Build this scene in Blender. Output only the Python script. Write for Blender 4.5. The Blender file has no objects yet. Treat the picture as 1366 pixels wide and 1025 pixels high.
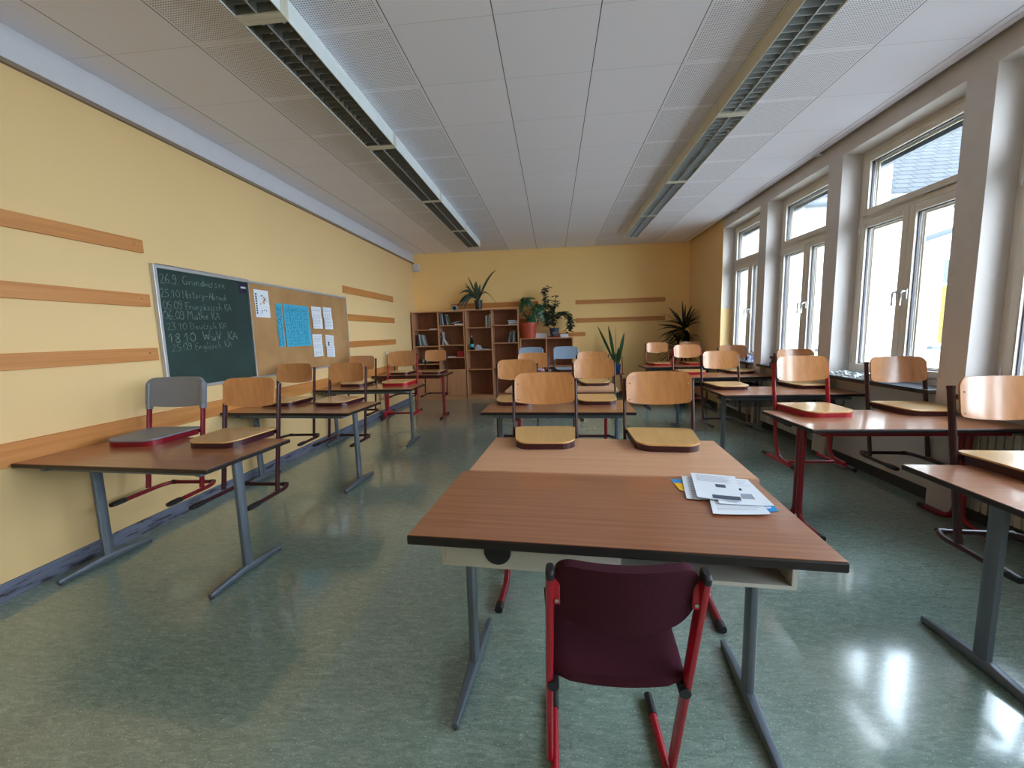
import bpy, bmesh, math, random
from mathutils import Vector, Matrix, Euler
random.seed(7)
PI = math.pi
C = bpy.context.scene.collection
sc = bpy.context.scene

# ---------------------------------------------------------------- materials
def srgb(r, g, b):
    f = lambda c: (c/255/12.92) if c/255 <= .04045 else ((c/255+.055)/1.055)**2.4
    return (f(r), f(g), f(b), 1)

def newmat(name):
    m = bpy.data.materials.new(name); m.use_nodes = True
    nt = m.node_tree; b = nt.nodes['Principled BSDF']
    return m, nt, b

def N(nt, t, **kw):
    n = nt.nodes.new(t)
    for k, v in kw.items():
        if k.startswith('i_'):
            n.inputs[k[2:].replace('_', ' ')].default_value = v
        else: setattr(n, k, v)
    return n

def plain(name, col, rough=.5, metal=0, spec=.5, var=.06, bump=0, vscale=9):
    m, nt, b = newmat(name)
    tc = N(nt, 'ShaderNodeTexCoord'); no = N(nt, 'ShaderNodeTexNoise'); no.inputs['Scale'].default_value = vscale
    no.inputs['Detail'].default_value = 4
    nt.links.new(tc.outputs['Object'], no.inputs['Vector'])
    mx = N(nt, 'ShaderNodeMix', data_type='RGBA')
    mx.inputs['A'].default_value = [c*(1-var) for c in col[:3]]+[1]
    mx.inputs['B'].default_value = [min(1, c*(1+var)) for c in col[:3]]+[1]
    nt.links.new(no.outputs['Fac'], mx.inputs['Factor']); nt.links.new(mx.outputs['Result'], b.inputs['Base Color'])
    b.inputs['Roughness'].default_value = rough; b.inputs['Metallic'].default_value = metal
    b.inputs['Specular IOR Level'].default_value = spec
    if bump:
        n2 = N(nt, 'ShaderNodeTexNoise'); n2.inputs['Scale'].default_value = 180; n2.inputs['Detail'].default_value = 3
        nt.links.new(tc.outputs['Object'], n2.inputs['Vector'])
        bp = N(nt, 'ShaderNodeBump'); bp.inputs['Strength'].default_value = bump; bp.inputs['Distance'].default_value = .002
        nt.links.new(n2.outputs['Fac'], bp.inputs['Height']); nt.links.new(bp.outputs['Normal'], b.inputs['Normal'])
    return m

def wood(name, c1, c2, stretch=(1.2, 26, 26), rough=.35, wave=0, coat=0, spec=.5):
    m, nt, b = newmat(name)
    tc = N(nt, 'ShaderNodeTexCoord'); mp = N(nt, 'ShaderNodeMapping'); mp.inputs['Scale'].default_value = stretch
    oi = N(nt, 'ShaderNodeObjectInfo')
    ad = N(nt, 'ShaderNodeVectorMath', operation='ADD')
    sc_ = N(nt, 'ShaderNodeVectorMath', operation='SCALE'); sc_.inputs['Scale'].default_value = 13
    cb = N(nt, 'ShaderNodeCombineXYZ')
    nt.links.new(oi.outputs['Random'], cb.inputs['X']); nt.links.new(oi.outputs['Random'], cb.inputs['Z'])
    nt.links.new(cb.outputs[0], sc_.inputs[0])
    nt.links.new(tc.outputs['Object'], mp.inputs['Vector']); nt.links.new(mp.outputs[0], ad.inputs[0]); nt.links.new(sc_.outputs[0], ad.inputs[1])
    no = N(nt, 'ShaderNodeTexNoise'); no.inputs['Scale'].default_value = 1; no.inputs['Detail'].default_value = 6; no.inputs['Roughness'].default_value = .6
    no.inputs['Distortion'].default_value = .4
    nt.links.new(ad.outputs[0], no.inputs['Vector'])
    cr = N(nt, 'ShaderNodeValToRGB'); cr.color_ramp.elements[0].position = .3; cr.color_ramp.elements[1].position = .7
    cr.color_ramp.elements[0].color = c1; cr.color_ramp.elements[1].color = c2
    nt.links.new(no.outputs['Fac'], cr.inputs['Fac'])
    out = cr.outputs['Color']
    if wave:
        wv = N(nt, 'ShaderNodeTexWave', wave_type='RINGS', rings_direction='Y'); wv.inputs['Scale'].default_value = 5.5; wv.inputs['Distortion'].default_value = 5
        wv.inputs['Detail'].default_value = 2; wv.inputs['Detail Scale'].default_value = .7
        mp2 = N(nt, 'ShaderNodeMapping'); mp2.inputs['Scale'].default_value = (1.6, 1, .5); mp2.inputs['Location'].default_value = (.13, 0, -.2)
        ad2 = N(nt, 'ShaderNodeVectorMath', operation='ADD'); 
        s2 = N(nt, 'ShaderNodeVectorMath', operation='SCALE'); s2.inputs['Scale'].default_value = .6
        nt.links.new(cb.outputs[0], s2.inputs[0])
        nt.links.new(tc.outputs['Object'], mp2.inputs['Vector']); nt.links.new(mp2.outputs[0], ad2.inputs[0]); nt.links.new(s2.outputs[0], ad2.inputs[1])
        nt.links.new(ad2.outputs[0], wv.inputs['Vector'])
        mx = N(nt, 'ShaderNodeMix', data_type='RGBA', blend_type='MULTIPLY'); mx.inputs['Factor'].default_value = wave
        nt.links.new(out, mx.inputs['A']); nt.links.new(wv.outputs['Color'], mx.inputs['B']); out = mx.outputs['Result']
    nt.links.new(out, b.inputs['Base Color'])
    b.inputs['Roughness'].default_value = rough; b.inputs['Coat Weight'].default_value = coat; b.inputs['Coat Roughness'].default_value = .12
    b.inputs['Specular IOR Level'].default_value = spec
    return m

M = {}
M['brown'] = wood('laminate_brown', srgb(140, 88, 58), srgb(170, 112, 78), (1.6, 60, 60), .3, coat=.5)
M['beech_top'] = wood('laminate_beech', srgb(196, 146, 112), srgb(212, 164, 130), (1.2, 70, 70), .38)
M['dark_edge'] = plain('edge_dark', srgb(28, 20, 20), .4)
M['beech_edge'] = plain('edge_beech', srgb(196, 148, 116), .45)
M['ply_back'] = wood('plywood_back', srgb(190, 128, 76), srgb(208, 148, 94), (22, 22, 1.6), .3, wave=.06, coat=.6)
M['ply_seat'] = wood('plywood_seat', srgb(208, 162, 102), srgb(222, 180, 120), (30, 2, 30), .28, coat=.5)
M['burgundy'] = plain('metal_burgundy', srgb(56, 18, 28), .3)
M['red_metal'] = plain('metal_red', srgb(165, 18, 38), .3)
M['darkred_metal'] = plain('metal_darkred', srgb(128, 16, 34), .33)
M['grey_metal'] = plain('metal_grey', srgb(100, 110, 122), .36, metal=.25)
M['black_plastic'] = plain('black_plastic', srgb(30, 29, 33), .45)
M['grey_plastic'] = plain('grey_plastic', srgb(126, 132, 144), .45, bump=.1)
M['blue_plastic'] = plain('blue_grey_plastic', srgb(140, 160, 182), .45, bump=.1)
M['fabric'] = plain('burgundy_fabric', srgb(62, 22, 36), .95, spec=.2, var=.18, bump=.5, vscale=240)
M['rivet'] = plain('rivet', srgb(200, 190, 175), .25, metal=.9)
M['ledge'] = wood('rail_wood', srgb(190, 122, 62), srgb(212, 146, 84), (30, 1.1, 30), .45)
M['ledge_x'] = wood('rail_wood_x', srgb(190, 122, 62), srgb(212, 146, 84), (1.1, 30, 30), .45)
M['shelf'] = wood('shelf_beech', srgb(184, 132, 96), srgb(202, 150, 114), (20, 20, 1.5), .45)
M['shelf_back'] = wood('shelf_back', srgb(134, 84, 60), srgb(152, 98, 72), (20, 20, 1.5), .5)
M['white_trim'] = plain('white_trim', srgb(214, 216, 226), .5)
M['beige_bar'] = plain('beige_bar', srgb(206, 204, 190), .5)
M['cream_side'] = plain('cream_side', srgb(214, 206, 184), .5)
M['lamp_white'] = plain('lamp_white', srgb(226, 234, 236), .4)
M['louver'] = plain('louver_metal', srgb(122, 122, 118), .42, metal=.2)
M['louver_lit'] = plain('louver_metal_lit', srgb(178, 186, 192), .4, metal=.2)  # paler copy of the louvre metal, reflected light painted in for the right row
M['spine'] = plain('louver_spine', srgb(190, 195, 200), .3, metal=.7)
M['tube'] = plain('lamp_tube', srgb(205, 205, 200), .3)
M['frame'] = plain('window_frame', srgb(216, 208, 196), .45)
M['gasket'] = plain('gasket', srgb(70, 70, 84), .6)
M['handle'] = plain('handle', srgb(222, 222, 224), .25, metal=.3)
M['reveal'] = plain('window_wall', srgb(206, 200, 198), .8, bump=.1)
M['sill'] = plain('sill_stone', srgb(96, 104, 116), .22)
M['sill_edge'] = plain('sill_edge', srgb(34, 36, 42), .4)
M['radiator'] = plain('radiator_enamel', srgb(184, 176, 164), .45)
M['white_paper'] = plain('white_paper', srgb(226, 232, 242), .8, var=.02)
M['cyan_paper'] = plain('cyan_paper', srgb(70, 172, 206), .8, var=.08, vscale=30)
M['blue_print'] = plain('blue_print', srgb(20, 140, 205), .4)
M['yellow_print'] = plain('yellow_print', srgb(240, 180, 40), .4)
M['ink'] = plain('ink', srgb(70, 78, 96), .8)
M['ink_light'] = plain('ink_light', srgb(150, 158, 176), .8)
M['ink_dark'] = plain('ink_dark', srgb(36, 38, 44), .8)
M['ink_cyan'] = plain('ink_cyan', srgb(30, 100, 140), .8)
M['orange'] = plain('orange_print', srgb(226, 150, 50), .7)
M['alu'] = plain('aluminium', srgb(196, 198, 204), .35, metal=.5)
M['label_blue'] = plain('label_navy', srgb(24, 26, 52), .5)
M['terracotta'] = plain('terracotta', srgb(176, 70, 48), .55)
M['soil'] = plain('soil', srgb(50, 38, 30), .95, var=.4, vscale=80)
M['dark_pot'] = plain('dark_pot', srgb(46, 56, 74), .4)
M['black_pot'] = plain('black_pot', srgb(44, 50, 58), .5)
M['blue_pot'] = plain('blue_pot', srgb(40, 80, 150), .35)
M['leaf'] = plain('leaf_green', srgb(46, 84, 50), .4, var=.35, vscale=14)
M['leaf_dark'] = plain('leaf_dark', srgb(38, 50, 34), .45, var=.35, vscale=14)
M['leaf_grey'] = plain('leaf_grey', srgb(66, 84, 70), .5, var=.35, vscale=20)
M['leaf_brown'] = plain('leaf_brown', srgb(84, 66, 50), .6, var=.3, vscale=20)
M['bark'] = plain('bark', srgb(72, 52, 38), .85, var=.3, vscale=40)
M['green_glass'] = None

def glassmat(name, tint=(1, 1, 1, 1), refl=.08, tr=None):
    m = bpy.data.materials.new(name); m.use_nodes = True; nt = m.node_tree; nt.nodes.clear()
    o = N(nt, 'ShaderNodeOutputMaterial'); t = N(nt, 'ShaderNodeBsdfTransparent'); t.inputs[0].default_value = tint
    g = N(nt, 'ShaderNodeBsdfGlossy'); g.inputs['Roughness'].default_value = .01
    lw = N(nt, 'ShaderNodeLayerWeight'); lw.inputs['Blend'].default_value = .12
    mr = N(nt, 'ShaderNodeMath', operation='MULTIPLY'); mr.inputs[1].default_value = .6
    nt.links.new(lw.outputs['Fresnel'], mr.inputs[0])
    mx = N(nt, 'ShaderNodeMixShader'); nt.links.new(mr.outputs[0], mx.inputs[0]); nt.links.new(t.outputs[0], mx.inputs[1]); nt.links.new(g.outputs[0], mx.inputs[2])
    nt.links.new(mx.outputs[0], o.inputs['Surface']); return m
M['glass'] = glassmat('window_glass', (.97, .99, .98, 1))
M['green_glass'] = glassmat('green_glass', (.35, .72, .6, 1))
M['clear_plastic'] = glassmat('clear_plastic', (.97, .96, .93, 1))

def floor_mat():
    m, nt, b = newmat('linoleum')
    tc = N(nt, 'ShaderNodeTexCoord')
    mp = N(nt, 'ShaderNodeMapping'); mp.inputs['Scale'].default_value = (9, 34, 1)
    nt.links.new(tc.outputs['Object'], mp.inputs[0])
    n1 = N(nt, 'ShaderNodeTexNoise'); n1.inputs['Scale'].default_value = 1.6; n1.inputs['Detail'].default_value = 8; n1.inputs['Roughness'].default_value = .72
    n1.inputs['Distortion'].default_value = 1.2
    nt.links.new(mp.outputs[0], n1.inputs['Vector'])
    cr = N(nt, 'ShaderNodeValToRGB'); e = cr.color_ramp.elements
    e[0].position = .30; e[0].color = srgb(104, 126, 120); e[1].position = .70; e[1].color = srgb(160, 178, 168)
    x = cr.color_ramp.elements.new(.5); x.color = srgb(132, 153, 144)
    nt.links.new(n1.outputs['Fac'], cr.inputs[0])
    # dark and light flecks
    out = cr.outputs[0]
    for sca, thr, col, seed in ((260, .70, srgb(70, 86, 78), 0), (230, .70, srgb(214, 222, 206), 5)):
        mpf = N(nt, 'ShaderNodeMapping'); mpf.inputs['Scale'].default_value = (.45, 1, 1); mpf.inputs['Location'].default_value = (seed, seed*2, 0)
        nt.links.new(tc.outputs['Object'], mpf.inputs[0])
        nf = N(nt, 'ShaderNodeTexNoise'); nf.inputs['Scale'].default_value = sca; nf.inputs['Detail'].default_value = 1
        nt.links.new(mpf.outputs[0], nf.inputs['Vector'])
        th = N(nt, 'ShaderNodeMapRange'); th.inputs['From Min'].default_value = thr-.03; th.inputs['From Max'].default_value = thr+.02
        nt.links.new(nf.outputs['Fac'], th.inputs['Value'])
        mx = N(nt, 'ShaderNodeMix', data_type='RGBA'); mx.inputs['B'].default_value = col
        nt.links.new(th.outputs[0], mx.inputs['Factor']); nt.links.new(out, mx.inputs['A']); out = mx.outputs['Result']
    nt.links.new(out, b.inputs['Base Color'])
    n3 = N(nt, 'ShaderNodeTexNoise'); n3.inputs['Scale'].default_value = 1.1; n3.inputs['Detail'].default_value = 5
    nt.links.new(tc.outputs['Object'], n3.inputs['Vector'])
    rr = N(nt, 'ShaderNodeMapRange'); rr.inputs['To Min'].default_value = .11; rr.inputs['To Max'].default_value = .24
    nt.links.new(n3.outputs['Fac'], rr.inputs['Value']); nt.links.new(rr.outputs[0], b.inputs['Roughness'])
    n4 = N(nt, 'ShaderNodeTexNoise'); n4.inputs['Scale'].default_value = 14; n4.inputs['Detail'].default_value = 3
    nt.links.new(tc.outputs['Object'], n4.inputs['Vector'])
    bp = N(nt, 'ShaderNodeBump'); bp.inputs['Strength'].default_value = .12; bp.inputs['Distance'].default_value = .004
    nt.links.new(n4.outputs['Fac'], bp.inputs['Height']); nt.links.new(bp.outputs[0], b.inputs['Normal'])
    b.inputs['Specular IOR Level'].default_value = .8; b.inputs['Coat Weight'].default_value = .6; b.inputs['Coat Roughness'].default_value = .09
    return m
M['floor'] = floor_mat()

def wall_mat(name, col, var=.05):
    m, nt, b = newmat(name)
    tc = N(nt, 'ShaderNodeTexCoord'); n1 = N(nt, 'ShaderNodeTexNoise'); n1.inputs['Scale'].default_value = .9; n1.inputs['Detail'].default_value = 5
    nt.links.new(tc.outputs['Object'], n1.inputs['Vector'])
    mx = N(nt, 'ShaderNodeMix', data_type='RGBA'); mx.inputs['A'].default_value = [c*(1-var) for c in col[:3]]+[1]; mx.inputs['B'].default_value = [min(1, c*(1+var)) for c in col[:3]]+[1]
    nt.links.new(n1.outputs['Fac'], mx.inputs['Factor']); nt.links.new(mx.outputs['Result'], b.inputs['Base Color'])
    n2 = N(nt, 'ShaderNodeTexNoise'); n2.inputs['Scale'].default_value = 90; n2.inputs['Detail'].default_value = 4
    nt.links.new(tc.outputs['Object'], n2.inputs['Vector'])
    bp = N(nt, 'ShaderNodeBump'); bp.inputs['Strength'].default_value = .25; bp.inputs['Distance'].default_value = .003
    nt.links.new(n2.outputs['Fac'], bp.inputs['Height']); nt.links.new(bp.outputs[0], b.inputs['Normal'])
    b.inputs['Roughness'].default_value = .85; b.inputs['Specular IOR Level'].default_value = .2
    return m
M['yellow'] = wall_mat('wall_yellow', srgb(235, 202, 149))
M['yellow_back_lit'] = wall_mat('wall_yellow_back_lit', srgb(255, 215, 150))  # same wall paint, brightened to make up for dim light on the back wall

def ceiling_mat():
    # panel grid: seams along y every .61 m from x=-0.31, cross seams every .6 m; acoustic holes in four of the columns
    m, nt, b = newmat('ceiling_panels')
    tc = N(nt, 'ShaderNodeTexCoord'); sp = N(nt, 'ShaderNodeSeparateXYZ'); nt.links.new(tc.outputs['Object'], sp.inputs[0])
    def mth(op, a, bb=None, c=None):
        n = N(nt, 'ShaderNodeMath', operation=op)
        for i, v in enumerate((a, bb, c)):
            if v is None: continue
            if isinstance(v, (int, float)): n.inputs[i].default_value = v
            else: nt.links.new(v, n.inputs[i])
        return n.outputs[0]
    def seam(s, off, pitch, w):
        u = mth('MULTIPLY', mth('ADD', s, off), 1/pitch)
        fr = mth('FRACT', u); d = mth('MULTIPLY', mth('ABSOLUTE', mth('SUBTRACT', mth('FRACT', mth('ADD', fr, .5)), .5)), pitch)
        return mth('LESS_THAN', d, w), mth('FLOOR', u)
    sx, col = seam(sp.outputs['X'], .31+.61*10, .61, .0028)
    sy, row = seam(sp.outputs['Y'], .43, .6, .0022)
    # columns: index 10 is [-.31,.30]; perforated 8 (-1.53..-.92), 7 (-2.14..-1.53), 12 (.91..1.52), 13 (1.52..2.13)
    perf = 0
    pa = [mth('COMPARE', col, k, .1) for k in (7, 8, 12, 13)]
    perf = mth('ADD', mth('ADD', pa[0], pa[1]), mth('ADD', pa[2], pa[3]))
    def cell(s, p): return mth('MULTIPLY', mth('SUBTRACT', mth('FRACT', mth('MULTIPLY', mth('ADD', s, 20), 1/p)), .5), p)
    cx, cy = cell(sp.outputs['X'], .0152), cell(sp.outputs['Y'], .0152)
    r = mth('SQRT', mth('ADD', mth('MULTIPLY', cx, cx), mth('MULTIPLY', cy, cy)))
    hole = mth('MULTIPLY', mth('LESS_THAN', r, .0034), perf)
    # plain margin around each panel
    def near(s, off, pitch, w):
        u = mth('MULTIPLY', mth('ADD', s, off), 1/pitch)
        return mth('GREATER_THAN', mth('MULTIPLY', mth('ABSOLUTE', mth('SUBTRACT', mth('FRACT', mth('ADD', mth('FRACT', u), .5)), .5)), pitch), w)
    hole = mth('MULTIPLY', hole, mth('MULTIPLY', near(sp.outputs['X'], .31+6.1, .61, .018), near(sp.outputs['Y'], .43, .6, .022)))
    rowb = mth('MULTIPLY', mth('FRACT', mth('MULTIPLY', mth('SINE', mth('ADD', mth('MULTIPLY', row, 12.9), mth('MULTIPLY', col, 78.2))), 43.7)), .05)
    base = N(nt, 'ShaderNodeMix', data_type='RGBA'); base.inputs['A'].default_value = srgb(240, 240, 255); base.inputs['B'].default_value = srgb(236, 236, 251)
    sc2 = mth('MULTIPLY', rowb, 10); nt.links.new(sc2, base.inputs['Factor'])
    m1 = N(nt, 'ShaderNodeMix', data_type='RGBA'); m1.inputs['B'].default_value = srgb(120, 118, 122)
    nt.links.new(mth('MULTIPLY', sy, .3), m1.inputs['Factor']); nt.links.new(base.outputs['Result'], m1.inputs['A'])
    m2 = N(nt, 'ShaderNodeMix', data_type='RGBA'); m2.inputs['B'].default_value = srgb(84, 82, 88)
    nt.links.new(mth('MAXIMUM', sx, hole), m2.inputs['Factor']); nt.links.new(m1.outputs['Result'], m2.inputs['A'])
    nt.links.new(m2.outputs['Result'], b.inputs['Base Color']); b.inputs['Roughness'].default_value = .75; b.inputs['Specular IOR Level'].default_value = .25
    return m
M['ceiling'] = ceiling_mat()

def base_mat():  # worn grey-blue skirting with scuffs
    m, nt, b = newmat('baseboard_worn')
    tc = N(nt, 'ShaderNodeTexCoord'); mp = N(nt, 'ShaderNodeMapping'); mp.inputs['Scale'].default_value = (1, 3.2, 26)
    nt.links.new(tc.outputs['Object'], mp.inputs[0])
    n1 = N(nt, 'ShaderNodeTexNoise'); n1.inputs['Scale'].default_value = 1.5; n1.inputs['Detail'].default_value = 7; n1.inputs['Roughness'].default_value = .7
    nt.links.new(mp.outputs[0], n1.inputs['Vector'])
    cr = N(nt, 'ShaderNodeValToRGB'); e = cr.color_ramp.elements; e[0].position = .385; e[0].color = srgb(58, 50, 60); e[1].position = .44; e[1].color = srgb(104, 110, 132)
    x = cr.color_ramp.elements.new(.75); x.color = srgb(128, 134, 156)
    nt.links.new(n1.outputs['Fac'], cr.inputs[0]); nt.links.new(cr.outputs[0], b.inputs['Base Color']); b.inputs['Roughness'].default_value = .5
    return m
M['baseboard'] = base_mat()

def blotchy(name, c1, c2, scale, rough=.8, lo=.35, hi=.65, stretch=(1, 1, 1)):
    m, nt, b = newmat(name)
    tc = N(nt, 'ShaderNodeTexCoord'); mp = N(nt, 'ShaderNodeMapping'); mp.inputs['Scale'].default_value = stretch
    nt.links.new(tc.outputs['Object'], mp.inputs[0])
    n1 = N(nt, 'ShaderNodeTexNoise'); n1.inputs['Scale'].default_value = scale; n1.inputs['Detail'].default_value = 6
    nt.links.new(mp.outputs[0], n1.inputs['Vector'])
    cr = N(nt, 'ShaderNodeValToRGB'); e = cr.color_ramp.elements; e[0].position = lo; e[0].color = c1; e[1].position = hi; e[1].color = c2
    nt.links.new(n1.outputs['Fac'], cr.inputs[0]); nt.links.new(cr.outputs[0], b.inputs['Base Color']); b.inputs['Roughness'].default_value = rough
    return m
M['chalkboard'] = blotchy('chalkboard_green', srgb(24, 48, 45), srgb(36, 62, 60), 2.6, .65)
M['cork'] = blotchy('pinboard_linen', srgb(164, 122, 76), srgb(184, 142, 96), 2.2, .9)
M['chalk'] = blotchy('chalk_line', srgb(70, 92, 86), srgb(132, 150, 142), 60, .95)
M['ext_white'] = blotchy('exterior_render', srgb(206, 206, 200), srgb(226, 226, 222), 40, .9)
M['ext_grey'] = plain('zinc', srgb(84, 90, 98), .6, spec=.2)
M['ext_dark'] = plain('exterior_window_glass', srgb(48, 54, 60), .15)
M['curtain'] = plain('yellow_curtain', srgb(112, 98, 34), .8, var=.3, vscale=6)
M['ground'] = plain('courtyard_ground', srgb(150, 150, 144), .9, vscale=2)

def slate_mat():
    m, nt, b = newmat('slate_roof')
    tc = N(nt, 'ShaderNodeTexCoord'); br = N(nt, 'ShaderNodeTexBrick')
    mp = N(nt, 'ShaderNodeMapping'); mp.inputs['Rotation'].default_value = (PI/2, 0, 0)
    nt.links.new(tc.outputs['Object'], mp.inputs[0]); nt.links.new(mp.outputs[0], br.inputs['Vector'])
    br.inputs['Color1'].default_value = srgb(38, 42, 48); br.inputs['Color2'].default_value = srgb(46, 51, 57); br.inputs['Mortar'].default_value = srgb(12, 13, 16)
    br.inputs['Scale'].default_value = 1; br.inputs['Brick Width'].default_value = .3; br.inputs['Row Height'].default_value = .13; br.inputs['Mortar Size'].default_value = .012
    nt.links.new(br.outputs['Color'], b.inputs['Base Color']); b.inputs['Roughness'].default_value = .75; b.inputs['Specular IOR Level'].default_value = .15
    return m
M['slate'] = slate_mat()

# ---------------------------------------------------------------- mesh helpers
class MB:
    def __init__(s): s.bm = bmesh.new()
    def box(s, x0, x1, y0, y1, z0, z1, mat=None):
        v = [s.bm.verts.new((x, y, z)) for z in (z0, z1) for y in (y0, y1) for x in (x0, x1)]
        if mat: 
            for q in v: q.co = mat @ q.co
        fs = [(0, 2, 3, 1), (4, 5, 7, 6), (0, 1, 5, 4), (2, 6, 7, 3), (0, 4, 6, 2), (1, 3, 7, 5)]
        for f in fs: s.bm.faces.new([v[i] for i in f])
        return v
    def prism(s, pts, d, axis='z', at=0):      # closed 2D outline extruded from at to at+d
        def P(a, b, c): return {'z': (a, b, c), 'y': (a, c, b), 'x': (c, a, b)}[axis]
        lo = [s.bm.verts.new(P(a, b, at)) for a, b in pts]; hi = [s.bm.verts.new(P(a, b, at+d)) for a, b in pts]
        n = len(pts)
        s.bm.faces.new(lo[::-1]); s.bm.faces.new(hi)
        for i in range(n): s.bm.faces.new([lo[i], lo[(i+1) % n], hi[(i+1) % n], hi[i]])
    def sweep(s, path, prof, up=(0, 0, 1), cap=True, scales=None):
        path = [Vector(p) for p in path]; up = Vector(up); rings = []
        for i, p in enumerate(path):
            t = (path[min(i+1, len(path)-1)]-path[max(i-1, 0)]).normalized()
            sd = t.cross(up)
            if sd.length < 1e-4: sd = t.cross(Vector((0, 1, 0)) if abs(t.y) < .9 else Vector((1, 0, 0)))
            sd.normalize(); u = sd.cross(t).normalized()
            k = scales[i] if scales else 1
            rings.append([s.bm.verts.new(p+sd*a*k+u*b*k) for a, b in prof])
        n = len(prof)
        for a, b in zip(rings, rings[1:]):
            for i in range(n): s.bm.faces.new([a[i], a[(i+1) % n], b[(i+1) % n], b[i]])
        if cap: s.bm.faces.new(rings[0][::-1]); s.bm.faces.new(rings[-1])
    def tube(s, path, r, n=10, scales=None, up=(0, 0, 1)):
        s.sweep(path, [(r*math.cos(2*PI*i/n), r*math.sin(2*PI*i/n)) for i in range(n)], up, True, scales)
    def lathe(s, prof, cx=0, cy=0, n=24, cap=True):
        rings = [[s.bm.verts.new((cx+r*math.cos(2*PI*i/n), cy+r*math.sin(2*PI*i/n), z)) for i in range(n)] for r, z in prof]
        for a, b in zip(rings, rings[1:]):
            for i in range(n): s.bm.faces.new([a[i], a[(i+1) % n], b[(i+1) % n], b[i]])
        if cap:
            s.bm.faces.new(rings[0][::-1]); s.bm.faces.new(rings[-1])
    def grid(s, P, Q=None):   # P[i][j] positions; Q other side -> closed slab
        def mk(G): return [[s.bm.verts.new(p) for p in r] for r in G]
        A = mk(P); n, m = len(P), len(P[0])
        for i in range(n-1):
            for j in range(m-1): s.bm.faces.new([A[i][j], A[i+1][j], A[i+1][j+1], A[i][j+1]])
        if Q:
            B = mk(Q)
            for i in range(n-1):
                for j in range(m-1): s.bm.faces.new([B[i][j], B[i][j+1], B[i+1][j+1], B[i+1][j]])
            for i in range(n-1):
                s.bm.faces.new([A[i][0], B[i][0], B[i+1][0], A[i+1][0]]); s.bm.faces.new([A[i][-1], A[i+1][-1], B[i+1][-1], B[i][-1]])
            for j in range(m-1):
                s.bm.faces.new([A[0][j], A[0][j+1], B[0][j+1], B[0][j]]); s.bm.faces.new([A[-1][j], B[-1][j], B[-1][j+1], A[-1][j+1]])
    def build(s, name, mat, parent=None, smooth=False, bevel=0, mats=None):
        bm = s.bm; bmesh.ops.remove_doubles(bm, verts=bm.verts, dist=1e-6)
        bmesh.ops.recalc_face_normals(bm, faces=bm.faces)
        me = bpy.data.meshes.new(name); bm.to_mesh(me); bm.free()
        for mm in ([mat]+(mats or [])): me.materials.append(mm)
        o = bpy.data.objects.new(name, me); C.objects.link(o)
        if parent: o.parent = parent
        if smooth:
            for p in me.polygons: p.use_smooth = True
            md = o.modifiers.new('es', 'EDGE_SPLIT'); md.split_angle = math.radians(38)
        if bevel:
            md = o.modifiers.new('bv', 'BEVEL'); md.width = bevel; md.segments = 2; md.limit_method = 'ANGLE'; md.angle_limit = math.radians(50)
        return o

def oval(a, b, n=12, e=2.6):
    r = []
    for i in range(n):
        t = 2*PI*i/n; c, s_ = math.cos(t), math.sin(t)
        r.append((a*math.copysign(abs(c)**(2/e), c), b*math.copysign(abs(s_)**(2/e), s_)))
    return r
def arc(pts, r=.05, n=5):   # round the inner corners of a polyline
    pts = [Vector(p) for p in pts]; out = [pts[0]]
    for a, p, b in zip(pts, pts[1:], pts[2:]):
        u = (a-p); v = (b-p); d = min(r, u.length*.48, v.length*.48); u.normalize(); v.normalize()
        A, B = p+u*d, p+v*d
        for i in range(n+1):
            t = i/n; out.append(A*(1-t)**2+p*2*t*(1-t)+B*t*t)
    out.append(pts[-1]); return out
def tag(o, label=None, cat=None, group=None, kind=None):
    if label: o['label'] = label
    if cat: o['category'] = cat
    if group: o['group'] = group
    if kind: o['kind'] = kind
    return o
def thing(name, loc, rz, label, cat, group=None, kind=None):
    o = bpy.data.objects.new(name, None); C.objects.link(o); o.location = loc; o.rotation_euler = (0, 0, rz); o.empty_display_size = .1
    return tag(o, label, cat, group, kind)
def copy_tree(root):
    r = root.copy(); C.objects.link(r)
    for ch in list(root.children):
        c = ch.copy(); C.objects.link(c); c.parent = r
        for g in list(ch.children):
            d = g.copy(); C.objects.link(d); d.parent = c
    return r
def at_once(mb, name, mat, loc, rz, label, cat, group=None, **k):
    o = mb.build(name, mat, **k); o.location = loc; o.rotation_euler = (0, 0, rz); return tag(o, label, cat, group)

# ---------------------------------------------------------------- room dimensions (metres)
XL, XR, XN = -3.077, 2.896, 2.97
YB, YF = 9.2, -2.4
ZC = 3.215
OUT = 3.36       # outer face of the window wall
OPEN = [(7.52-1.443*i-1.235, 7.52-1.443*i) for i in range(7)]      # window openings, far to near
OZ0, OZ1 = .90, 3.075
FX = 3.085        # inner face of the window frames

s_ = MB(); s_.box(XL-.3, OUT, YF-.3, YB+.3, -.15, 0); tag(s_.build('floor', M['floor']), kind='structure')
s_ = MB(); s_.box(XL, 2.79, YF, YB, ZC, ZC+.04); s_.box(2.79, 2.835, YF, YB, ZC-.004, ZC+.03)
tag(s_.build('ceiling', M['ceiling']), kind='structure')
s_ = MB(); s_.box(XL-.3, OUT, YF-.3, YB+.3, 3.42, 3.6); tag(s_.build('ceiling_slab', M['reveal']), kind='structure')
s_ = MB(); s_.box(XL-.3, XL, YF-.3, YB+.3, 0, 3.42); tag(s_.build('wall_left', M['yellow']), kind='structure')
s_ = MB(); s_.box(XL, OUT, YB, YB+.3, 0, 3.42); tag(s_.build('wall_back', M['yellow_back_lit']), kind='structure')
s_ = MB(); s_.box(XL, OUT, YF-.3, YF, 0, 3.42); tag(s_.build('wall_front', M['yellow']), kind='structure')
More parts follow.
